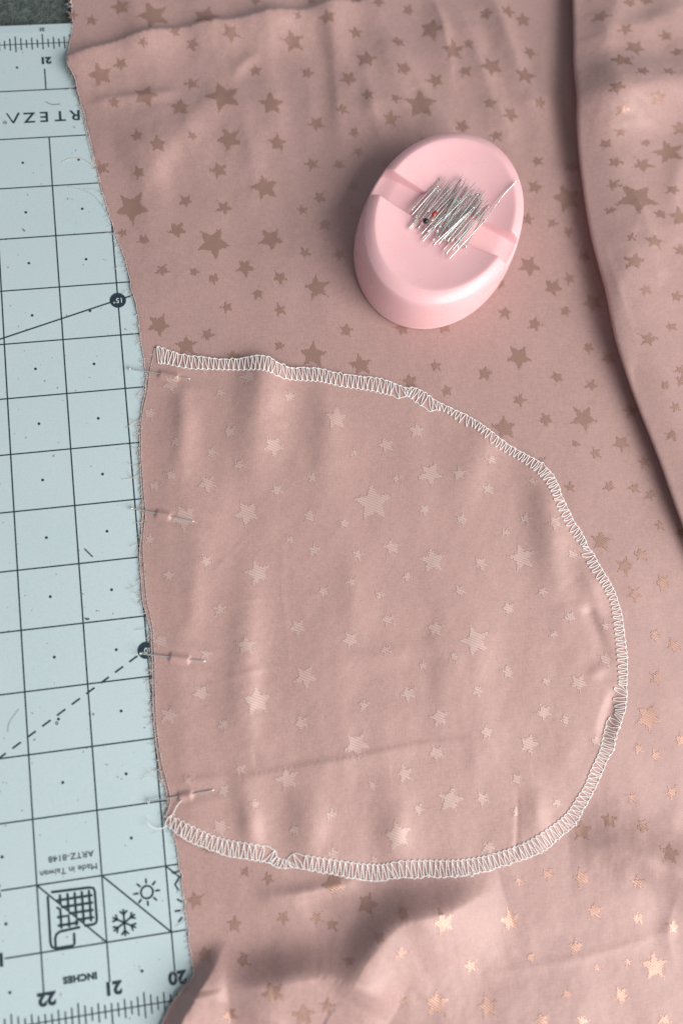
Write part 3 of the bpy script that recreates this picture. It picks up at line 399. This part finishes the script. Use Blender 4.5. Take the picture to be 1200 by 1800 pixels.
# little symbols of the care instructions, strokes in inches
def icon(name, strokes, w=0.034): return lines(name, strokes, w, True, 0.002)
SUN = (1.675, 1.65)
icon('printed_sun', [[(SUN[0]+0.094*math.cos(a), SUN[1]+0.094*math.sin(a)) for a in np.linspace(0, 2*math.pi, 30)]]+
     [[(SUN[0]+0.14*math.cos(a), SUN[1]+0.14*math.sin(a)), (SUN[0]+0.195*math.cos(a), SUN[1]+0.195*math.sin(a))] for a in np.arange(8)*math.pi/4], 0.028)
SN = (1.29, 1.25); st = []
for k in range(6):
    a = math.pi/2+k*math.pi/3; c, s = math.cos(a), math.sin(a)
    st.append([SN, (SN[0]+0.19*c, SN[1]+0.19*s)])
    for q in (0.8, -0.8): st.append([(SN[0]+0.12*c, SN[1]+0.12*s), (SN[0]+0.12*c+0.07*math.cos(a+q), SN[1]+0.12*s+0.07*math.sin(a+q))])
icon('printed_snowflake', st, 0.028)
rs = [[(0.225, 1.865), (0.80, 1.85), (0.86, 1.83), (0.875, 1.78), (0.875, 1.36), (0.86, 1.31), (0.81, 1.295), (0.69, 1.295)],
      [(0.155, 1.80), (0.15, 1.12), (0.165, 1.06), (0.22, 1.03), (0.48, 1.03), (0.51, 1.05), (0.515, 1.20)],
      [(0.60, 1.285), (0.30, 1.265), (0.245, 1.23), (0.225, 1.17), (0.225, 1.05)]]
for q in (0.34, 0.455, 0.565, 0.675, 0.785): rs.append([(q, max(1.36, 1.86-q+0.06-(0 if q > .6 else -0.10))), (q, 1.80)])
for r_ in (1.73, 1.62, 1.51, 1.40): rs.append([(max(0.30, 1.98-r_), r_), (0.82, r_)])
rs += [[(0.29, 1.62), (0.33, 1.59), (0.33, 1.32)], [(0.29, 1.48), (0.45, 1.48), (0.45, 1.32)], [(0.29, 1.355), (0.58, 1.355)], [(0.56, 1.38), (0.56, 1.33)]]
icon('printed_rolled_mat', rs, 0.036)
icon('printed_symbol', [[(2.1, 1.88), (2.3, 1.90)], [(2.18, 1.78), (2.12, 1.70), (2.16, 1.62)], [(2.14, 1.47), (2.2, 1.43)], [(2.09, 1.30), (2.16, 1.30)], [(2.13, 1.14), (2.18, 1.19)],
     [(2.33+0.094*math.cos(a), 1.3+0.094*math.sin(a)) for a in np.linspace(0, 2*math.pi, 30)]], 0.028)
mb = MB(); stroke(mb, [(0.47+0.018*math.cos(a), 4.44+0.022*math.sin(a)) for a in np.linspace(0, 6.4, 14)], 0.012); mb.build('printed_degree_mark', M_INK, mat_o, False)

# ------------------------------------------------------------------ cloth builders
def solid(o, t):
    m = o.modifiers.new('thickness', 'SOLIDIFY'); m.thickness = t*IN; m.offset = -1
def star_cells(cx, cy, r, turn, seed, cell, skew):
    rg = np.random.RandomState(seed); n = int(math.ceil(1.15*r/cell))
    i, j = np.meshgrid(np.arange(-n, n+1), np.arange(-n, n+1), indexing='ij')
    lx, ly = rot2(i*cell, j*cell, skew)
    a = np.arctan2(ly, lx)-math.pi/2-math.radians(turn); q = np.hypot(lx, ly)
    sec = 2*math.pi/5; b = np.abs((a+sec/2) % sec-sec/2)              # 0 at a point, pi/5 in a notch
    ri = 0.485*r; Ax, Ay, Bx, By = r, 0.0, ri*math.cos(sec/2), ri*math.sin(sec/2)
    px, py = q*np.cos(b), q*np.sin(b)
    cross = (Bx-Ax)*(py-Ay)-(By-Ay)*(px-Ax)
    dist = cross/math.hypot(Bx-Ax, By-Ay)
    edge = rg.normal(0, 0.5*cell, size=(2*n+1, 1))+rg.normal(0, 0.5*cell, size=dist.shape)
    keep = dist+edge > 0
    return lx[keep]+cx, ly[keep]+cy, skew
def make_stars(parent, stars, pos, mat, cell, skew, lift, seed0):
    items = []; n0 = 0
    hx, hy = rot2(np.array([-.5, .5, .5, -.5])*cell, np.array([-.5, -.5, .5, .5])*cell, skew)
    for k, (cx, cy, r, turn) in enumerate(stars):
        X, Y, sk = star_cells(cx, cy, r, turn, seed0+k, cell, skew)
        if len(X) < 3: continue
        qx = (X[:, None]+hx).ravel(); qy = (Y[:, None]+hy).ravel()      # cells share their corners
        key = np.round(np.stack([(qx-cx)/cell*8, (qy-cy)/cell*8], 1)).astype(int)
        _, idx, inv = np.unique(key, axis=0, return_index=True, return_inverse=True)
        items.append((qx[idx], qy[idx], np.asarray(inv).reshape(-1, 4), n0)); n0 += len(idx)
    vx = np.concatenate([t[0] for t in items]); vy = np.concatenate([t[1] for t in items])
    e = 0.01; P = np.stack(pos(vx, vy), -1); Pu = np.stack(pos(vx+e, vy), -1)-P; Pv = np.stack(pos(vx, vy+e), -1)-P
    N = np.cross(Pu, Pv); N /= np.linalg.norm(N, axis=1)[:, None]; P = P+N*lift
    for a_, _, f, n in items: obj('woven_star', P[n:n+len(a_)], f, mat, parent)
def fray(parent, edge_pts, pos, n, seed, lmin, lmax, r):
    rg = random.Random(seed); mb = MB(); E = np.array(edge_pts)
    L = np.r_[0, np.cumsum(np.hypot(*np.diff(E, axis=0).T))]
    ss = np.array([rg.uniform(0, L[-1]) for _ in range(n)]); P0 = np.stack(pos(np.interp(ss, L, E[:, 0])+0.02, np.interp(ss, L, E[:, 1])), -1)
    for x0, y0, z0 in P0:
        ln = rg.uniform(lmin, lmax)*(3.0 if rg.random() < 0.05 else 1); a = math.pi+rg.gauss(0, 0.75); b = a+rg.gauss(0, 0.7)
        z0 -= 0.004; zl = float(zmat(y0))+0.008+rg.uniform(0, 0.03)
        q1 = (x0+math.cos(a)*ln*.5, y0+math.sin(a)*ln*.5, (z0+zl)/2); q2 = (x0+math.cos(a)*ln*.5+math.cos(b)*ln*.5, y0+math.sin(a)*ln*.5+math.sin(b)*ln*.5, zl)
        mb.tube(catmull([(x0, y0, z0), q1, q2], 4), r*rg.uniform(0.6, 1.2), 3, False)
    return tag(mb.build('frayed_threads', M_FRAY, parent), kind='stuff')

# ------------------------------------------------------------------ the large rose cloth
cloth = empty('rose_fabric', (6, 8, 0))
tag(cloth, 'large dusty rose fabric woven with brown stars, draped over the mat', 'fabric')
E = np.array(EDGE_MAIN); E = catmull(E, 5); o_ = np.argsort(E[:, 1]); Ey, Ex = E[o_, 1], E[o_, 0]
NY, NX = 690, 430
yy = np.linspace(-4.2, 20.6, NY); left = np.interp(yy, Ey, Ex)
rgn = np.random.RandomState(2); left = left+0.006*rgn.normal(size=NY)
right = 14.0+0.19*(yy+2)
s = np.linspace(0, 1, NX)
gx = left[:, None]+(right-left)[:, None]*s[None, :]; gy = np.repeat(yy[:, None], NX, 1)
P = np.stack(main_pos(gx, gy), -1)
sheet = obj('cloth', P.reshape(-1, 3), grid_faces(NY, NX)[:, ::-1], M_FAB, cloth); solid(sheet, 0.010)
make_stars(cloth, MAIN_STARS, main_pos, M_STAR, 0.0155, 0.06, 0.0045, 100)
def raw_edge(parent, pts, pos, inset):
    mb = MB(); P_ = np.array(pts); x_, y_, z_ = pos(P_[:, 0]+inset, P_[:, 1]); mb.tube(np.stack([x_, y_, z_-0.003], -1), 0.0062, 5); mb.build('raw_edge', M_FRAY, parent)
edge = list(zip(left[::3], yy[::3])); raw_edge(cloth, edge, main_pos, 0.003)
fray(cloth, edge, main_pos, 900, 5, 0.03, 0.13, 0.0036)

# ------------------------------------------------------------------ the pocket piece laid on it
pocket = empty('pocket_piece', (6, 6, 0))
tag(pocket, 'curved pocket piece of rose fabric with white overlocked edge and pale stars, pinned on top', 'pocket piece')
loop = OUTER+FLAP_LEFT[0:]
ol = np.array(OUTER); ol = catmull(ol, 6); ll = catmull(FLAP_LEFT, 6); B = np.vstack([ol[:-1], ll[:-1]])
B = np.vstack([B, B[:1]]); Ls = np.r_[0, np.cumsum(np.hypot(*np.diff(B, axis=0).T))]
NT, NR = 900, 130
tt = np.linspace(0, Ls[-1], NT, endpoint=False); bx = np.interp(tt, Ls, B[:, 0]); by = np.interp(tt, Ls, B[:, 1])
bx = bx+0.004*rgn.normal(size=NT); by = by+0.004*rgn.normal(size=NT)
cx, cy = 5.7, 6.4
rr = np.linspace(0, 1, NR)[1:]**0.85
gx = cx+(bx-cx)[:, None]*rr[None, :]; gy = cy+(by-cy)[:, None]*rr[None, :]
P = np.stack(flap_pos(gx, gy), -1)
# the very edge of the raw and overlocked rim settles onto the cloth below
V = np.vstack([P.reshape(-1, 3), np.array([[*[float(q) for q in flap_pos(np.array(cx), np.array(cy))]]])])
nr = NR-1; i = np.arange(NT); ip = (i+1) % NT; Fq = []
for k in range(nr-1): Fq.append(np.stack([i*nr+k, i*nr+k+1, ip*nr+k+1, ip*nr+k], 1))
Fq = np.vstack(Fq).tolist()+[(NT*nr, int(a*nr), int(b*nr)) for a, b in zip(i, ip)]
Fq = [tuple(f)[::-1] for f in Fq]
sheet = obj('cloth', V, Fq, M_FLAP, pocket); solid(sheet, 0.010)
make_stars(pocket, FLAP_STARS, flap_pos, M_STARB, 0.0155, -0.08, 0.0045, 900)
raw_edge(pocket, [tuple(p) for p in ll], flap_pos, 0.003)
fray(pocket, [tuple(p) for p in ll], flap_pos, 520, 8, 0.03, 0.15, 0.0038)

# overlock stitching: rungs and slanted looper thread between the needle line and the edge
oc = catmull(OUTER, 8); ic = catmull(INNER, 8)
def arc(c):
    L = np.r_[0, np.cumsum(np.hypot(*np.diff(c, axis=0).T))]; return L/L[-1], L[-1]
ao, Lo = arc(oc); ai, Li = arc(ic)
# pair inner with outer by nearest point so that rungs stay square to the edge
NS = 226
fo = np.linspace(0.002, 0.998, NS*8+1); px = np.interp(fo, ao, oc[:, 0]); py = np.interp(fo, ao, oc[:, 1])
near = np.array([ai[np.argmin((ic[:, 0]-a)**2+(ic[:, 1]-b)**2)] for a, b in zip(px, py)])
near = np.maximum.accumulate(near); ker = np.ones(13)/13; near = np.convolve(np.pad(near, 6, 'edge'), ker, 'valid')
def band(i, w):
    """point at stitch number i (fraction allowed), w across from needle line 0 to edge 1"""
    f = np.clip(i/NS, 0, 1)
    X = np.interp(f, np.linspace(0, 1, len(fo)), px); Y = np.interp(f, np.linspace(0, 1, len(fo)), py)
    g = np.interp(f, np.linspace(0, 1, len(fo)), near); x2 = np.interp(g, ai, ic[:, 0]); y2 = np.interp(g, ai, ic[:, 1])
    return x2+(X-x2)*w, y2+(Y-y2)*w
def on_flap(pts, lift):
    P = np.array(pts); x, y, z = flap_pos(P[:, 0], P[:, 1]); return np.stack([x, y, z+lift], -1)
TR = 0.0073
rg = random.Random(11); loop_mb = MB(); zig = []; TR2 = TR
for i in range(NS):
    j = rg.gauss(0, 0.07); j2 = rg.gauss(0, 0.09); tight = 0.30 < i/NS < 0.62
    if tight:
        seq = [(i+0.02+j, 0.10), (i+0.14+j, 0.0), (i+0.30+j, 0.08), (i+0.46+j, 0.5), (i+0.54+j2, 0.94), (i+0.66+j2, 1.06), (i+0.80+j2, 0.95), (i+0.92+j, 0.5)]
    else:
        seq = [(i+0.0+j, 0.0), (i+0.02+j, 0.3), (i+0.05+j, 0.7), (i+0.02+j2, 0.97), (i+0.16+j2, 1.06), (i+0.34+j2, 0.97), (i+0.55+j2, 0.62), (i+0.82+j, 0.25)]
    zig += [band(a, w) for a, w in seq]
zp = catmull(zig, 3); loop_mb.tube(on_flap(zp, 0.011), TR, 5)
loop_mb.build('looper_thread', M_THREAD, pocket)
edge_mb = MB(); ch = []
for i in range(NS):
    ch += [band(i+0.0, 1.0+rg.gauss(0, 0.04)), band(i+0.5, 1.07+rg.gauss(0, 0.04))]
edge_mb.tube(on_flap(catmull(ch, 3), 0.009), TR, 5); edge_mb.build('edge_thread', M_THREAD, pocket)
def needle(i0, i1):
    mb = MB(); pts = [band(k/4, 0.0+(0.05*math.sin(k*math.pi/2))) for k in range(int(i0*4), int(i1*4))]
    mb.tube(on_flap(catmull(pts, 2), 0.008), TR*0.95, 5); mb.build('needle_thread', M_THREAD, pocket)
needle(0, NS*0.25); needle(NS*0.58, NS)
def tail(pts, lift, flap=True):
    mb = MB(); c = catmull([(p[0], p[1], p[2]) for p in pts], 8)
    z = zmat(c[:, 1]); mb.tube(np.stack([c[:, 0], c[:, 1], z+c[:, 2]], -1), TR*0.95, 5); mb.build('thread_tail', M_THREAD, pocket)
for t_ in [[(1.766, 2.73, 0.09), (1.829, 2.649, 0.08), (1.912, 2.599, 0.06), (2.009, 2.593, 0.05), (2.106, 2.635, 0.07)], [(2.034, 2.765, 0.05), (2.088, 2.759, 0.06), (2.171, 2.743, 0.09)], [(2.132, 2.721, 0.08), (2.206, 2.819, 0.1), (2.27, 2.909, 0.11), (2.349, 2.986, 0.11)], [(2.065, 2.595, 0.06), (2.063, 2.667, 0.07), (2.097, 2.726, 0.08), (2.156, 2.772, 0.09), (2.221, 2.782, 0.1)]]: tail(t_, 0)

# ------------------------------------------------------------------ pins
def pin_meshes():
    sh = MB(); L = 1.06; xs_ = [0, 0.05, L-0.18, L-0.06, L]; sh.tube([(x, 0, 0) for x in xs_], [0.0122, 0.0122, 0.0122, 0.009, 0.0015], 8)
    hd = MB(); hd.tube([(-0.012, 0, 0), (-0.010, 0, 0), (-0.002, 0, 0), (0.006, 0, 0), (0.010, 0, 0)], [0.010, 0.025, 0.030, 0.025, 0.012], 12)
    return sh, hd
sh, hd = pin_meshes()
def raw_mesh(name, mb, mat):
    me = bpy.data.meshes.new(name); me.from_pydata((np.array(mb.v)*IN).tolist(), [], mb.f); me.polygons.foreach_set('use_smooth', [True]*len(me.polygons)); me.materials.append(mat); return me
ME_SH, ME_HD = raw_mesh('shaft', sh, M_STEEL), raw_mesh('head', hd, M_STEEL)
bead = MB(); bead.tube([(math.cos(a)*-0.05, 0, 0) for a in np.linspace(0.05, math.pi-0.05, 10)], [0.05*math.sin(a) for a in np.linspace(0.05, math.pi-0.05, 10)], 16)
ME_BEAD = raw_mesh('bead', bead, M_BLACK)
stub = MB(); stub.tube([(-0.05, 0, 0), (-0.045, 0, 0), (0.045, 0, 0), (0.05, 0, 0)], [0.026, 0.033, 0.033, 0.026], 12); ME_RED = raw_mesh('red_head', stub, M_RED)
def pin(head, tip, label, group=None, me_head=None, scale=None):
    h = Vector(head); t = Vector(tip); d = t-h
    o = empty('straight_pin', h); o.rotation_mode = 'QUATERNION'; o.rotation_quaternion = d.to_track_quat('X', 'Z')
    s_ = d.length/1.06
    for nm, me in (('shaft', ME_SH), ('head', me_head or ME_HD)):
        c = bpy.data.objects.new(nm, me); col.objects.link(c); c.parent = o
        if nm == 'shaft': c.scale = (s_, 1, 1)
    return tag(o, label, 'pin', group)
PIN_ENDS = [(2.113, 10.341, 2.594, 10.192, 2.95, 10.085, 3.145, 10.035), (1.954, 7.842, 2.334, 7.712, 2.594, 7.615, 2.986, 7.483), (1.895, 5.387, 2.349, 5.275, 2.687, 5.187, 2.953, 5.126), (1.824, 3.027, 2.286, 3.034, 2.534, 3.053, 2.893, 3.075)]
PIN_LABELS = ['steel pin through the pocket edge just under its upper overlocked end', 'second steel pin from the top along the raw pocket edge',
              'steel pin with its head over the dark thirty degree marker', 'steel pin slanting upward at the lower end of the raw pocket edge']
for (hx, hy, ex, ey, sx, sy, tx, ty), lb in zip(PIN_ENDS, PIN_LABELS):
    ze = float(flap_pos(np.array(ex), np.array(ey), False)[2])+0.02; zt = float(flap_pos(np.array(tx), np.array(ty), False)[2])+0.018
    Lf = math.hypot(tx-ex, ty-ey); Lb = math.hypot(hx-ex, hy-ey); zh = max(ze+(ze-zt)*Lb/Lf, float(zmat(hy))+0.05)
    pin((hx, hy, zh), (tx, ty, zt), lb, 'pins along the pocket edge')

# ------------------------------------------------------------------ magnetic pincushion
CX, CY = CUSHION; PHI = math.radians(56); PA, PB, PH = (1.9, 1.47, 0.98)
CB = float(zmat(CY))+0.045
cush = empty('pincushion', (CX, CY, CB))
tag(cush, 'pink plastic oval magnetic pincushion holding a heap of pins', 'pincushion')
def cpt(s_, t_, z): return (CX+s_*math.cos(PHI)-t_*math.sin(PHI), CY+s_*math.sin(PHI)+t_*math.cos(PHI), CB+z)
FLOOR = PH-0.22
def top_z(s_, t_, q):
    """dished top: q = fraction of the rim radius"""
    z = PH-0.15*(1-np.clip(q/0.88, 0, 1)**2.6)
    z = np.where(q > 0.80, z-0.12*np.clip((q-0.84)/0.16, 0, 1)**2.0, z)
    ch = smooth(0.285, 0.225, np.abs(s_))
    lip = FLOOR-0.05*smooth(0.75, 1.0, q)
    return z+(np.minimum(lip, z)-z)*ch
NQ, NA = 170, 640
q = np.linspace(0, 1, NQ)[1:]; an = np.linspace(0, 2*math.pi, NA, endpoint=False)
A_, B_ = PA*0.925, PB*0.92
S = A_*np.cos(an)[:, None]*q[None]; T = B_*np.sin(an)[:, None]*q[None]; Z = top_z(S, T, np.repeat(q[None], NA, 0))
# wall below the rim
wall = [(1.0, None), (1.015, 0.80), (1.03, 0.70), (1.045, 0.56), (1.06, 0.38), (1.07, 0.20), (1.072, 0.13)]
cols_ = [np.stack(cpt(S, T, Z), -1)]
rimZ = Z[:, -1]
for f, hz in wall[1:]:
    zz = np.minimum(rimZ-0.015*(f-1)*30, PH*hz)
    cols_.append(np.stack(cpt(A_*f*np.cos(an), B_*f*np.sin(an), zz), -1)[:, None, :])
P = np.concatenate(cols_, 1); nq = P.shape[1]
V = np.vstack([P.reshape(-1, 3), [cpt(0, 0, float(top_z(np.array(0.), np.array(0.), np.array(0.))))]])
i = np.arange(NA); ip = (i+1) % NA
Fq = np.vstack([np.stack([i*nq+k, i*nq+k+1, ip*nq+k+1, ip*nq+k], 1) for k in range(nq-1)]).tolist()+[(NA*nq, int(a*nq), int(b*nq)) for a, b in zip(i, ip)]
body = obj('body', V, [tuple(f) for f in Fq], M_PINK, cush)
bs_ = []
for f, z in ((1.05, 0.125*PH), (1.066, 0.118*PH), (1.072, 0.06*PH), (1.055, 0.0), (0.9, 0.0)):
    bs_.append(np.stack(cpt(A_*f*np.cos(an), B_*f*np.sin(an), np.full(NA, z)), -1)[:, None, :])
P = np.concatenate(bs_, 1); nq = 5
obj('base_plate', P.reshape(-1, 3), [tuple(f) for f in np.vstack([np.stack([i*nq+k, i*nq+k+1, ip*nq+k+1, ip*nq+k], 1) for k in range(nq-1)]).tolist()], M_PINK, cush)

HEAP = [(7.918, 13.097, 7.305, 12.505), (7.36, 12.355, 8.017, 13.116), (7.454, 12.287, 8.106, 13.043), (7.389, 12.166, 8.06, 12.952), (7.86, 12.842, 7.199, 12.127), (7.806, 12.866, 7.264, 12.345), (7.819, 12.824, 7.226, 12.117), (7.588, 12.426, 8.345, 13.11), (8.304, 13.034, 7.702, 12.228), (7.86, 12.135, 8.387, 13.045), (7.752, 12.112, 8.337, 12.933), (7.52, 12.15, 8.319, 12.851), (8.07, 12.641, 7.393, 11.998), (8.214, 12.672, 7.426, 11.961), (8.15, 12.594, 7.406, 11.862), (7.767, 12.152, 8.541, 12.934), (7.831, 12.005, 8.512, 12.838), (7.926, 12.069, 8.612, 12.831), (7.644, 12.09, 8.457, 12.769), (8.435, 12.692, 7.679, 12.006), (8.515, 12.676, 7.805, 11.896), (8.604, 12.721, 7.911, 11.969), (8.055, 11.978, 8.703, 12.793), (7.854, 11.842, 8.659, 12.641), (8.587, 12.615, 7.908, 11.828), (7.929, 11.836, 8.723, 12.58), (8.084, 11.855, 8.741, 12.521), (8.424, 12.441, 7.687, 11.808), (7.594, 11.781, 8.315, 12.356), (7.605, 11.891, 8.256, 12.597), (7.705, 11.924, 8.304, 12.656), (7.679, 12.006, 8.205, 12.766), (7.814, 11.895, 8.447, 12.584), (8.673, 12.423, 7.899, 11.637), (8.524, 12.403, 7.751, 11.689), (8.015, 11.719, 8.596, 12.429), (7.788, 11.596, 8.516, 12.29), (8.167, 11.717, 8.676, 12.423), (8.575, 12.174, 7.824, 11.497), (8.088, 11.885, 8.648, 12.631), (7.533, 12.048, 8.192, 12.684), (8.404, 12.432, 7.73, 11.841), (7.916, 12.131, 8.437, 12.916), (7.63, 12.253, 8.17, 12.914)]          # head x, y, tip x, y
rg = random.Random(3); base = CB+PH-0.145
for k, (a, b, c, d) in enumerate(HEAP):
    lvl = base+0.012+0.0028*((k*17) % len(HEAP)); t1, t2 = rg.uniform(0, 0.035), rg.uniform(0, 0.035)
    pin((a, b, lvl+t1), (c, d, lvl+t2), 'plain steel pin in the heap on the pink pincushion', 'pins heaped on the pincushion')
a, b, c, d = (7.507, 12.222, 8.144, 12.874); pin((a, b, base+0.17), (c, d, base+0.12), 'pin with a round black bead head in the heap', None, ME_BEAD)
a, b, c, d = (7.688, 12.361, 8.281, 12.885); pin((a, b, base+0.15), (c, d, base+0.10), 'pin with a small red head showing between the steel pins', None, ME_RED)
cv = [(8.568, 12.168), (8.882, 12.521), (9.114, 12.744), (9.329, 12.917)]
o = empty('straight_pin', (cv[0][0], cv[0][1], base+0.1)); tag(o, 'bent steel pin sticking out alone towards the right rim of the pincushion', 'pin')
mb = MB(); cc = catmull(cv, 8); zz = np.linspace(base+0.1, CB+PH+0.05, len(cc)); mb.tube(np.stack([cc[:, 0], cc[:, 1], zz], -1), np.r_[np.full(len(cc)-4, 0.0115), 0.011, 0.009, 0.006, 0.0015], 8); mb.build('shaft', M_STEEL, o)
c = bpy.data.objects.new('head', ME_HD); col.objects.link(c); c.parent = o; c.rotation_euler = (0, 0, math.atan2(cc[1][1]-cc[0][1], cc[1][0]-cc[0][0]))

# ------------------------------------------------------------------ lint and stray threads on the mat
for nm, pts, r, m, lb in [('lint_fibre', [(1.113, 7.238), (1.165, 7.174), (1.234, 7.088)], 0.01, 'dark', 'short dark lint dash on the mat left of the pocket middle'), ('stray_thread', [(0.978, 15.74), (1.098, 15.672), (1.243, 15.676)], 0.004, 'dark', 'fine dark hair below the large printed letters on the mat'), ('stray_thread', [(1.19, 14.47), (1.368, 14.528), (1.571, 14.503), (1.698, 14.413), (1.813, 14.288)], 0.005, 'pale', 'pale curled thread beside the fabric edge near the upper dots'), ('stray_thread', [(1.261, 13.966), (1.579, 13.852), (1.79, 13.664), (1.967, 13.286)], 0.003, 'pale', 'thin pale thread arching to the fabric edge below the curled one'), ('stray_thread', [(1.566, 15.851), (1.588, 15.559), (1.652, 15.256), (1.696, 14.836), (1.76, 14.42)], 0.006, 'pale', 'long pale thread hanging along the upper raw fabric edge'), ('lint_fibre', [(1.04, 6.076), (1.066, 6.054), (1.104, 6.059)], 0.012, 'dark', 'tiny dark lint speck on the mat above the dashed line'), ('lint_fibre', [(0.431, 13.173), (0.449, 13.149), (0.468, 13.125)], 0.008, 'dark', 'dark crumb on the mat between two printed dots'), ('stray_thread', [(-0.111, 4.738), (-0.216, 4.616), (-0.284, 4.508), (-0.3, 4.393)], 0.002, 'dark', 'very thin dark hair near the dashed line'), ('lint_fibre', [(0.263, 0.363), (0.27, 0.345), (0.277, 0.32)], 0.01, 'pale', 'brownish speck beside the printed number twenty two')]:
    c = catmull(pts, 6); mb = MB(); mb.tube(np.stack([c[:, 0], c[:, 1], zmat(c[:, 1])+0.006+0.004*np.sin(np.linspace(0, 3.1, len(c)))], -1), r, 5)
    o = mb.build(nm, {'dark': M_LINT, 'pale': M_PALE}[m]); tag(o, lb, 'thread' if nm == 'stray_thread' else 'lint')
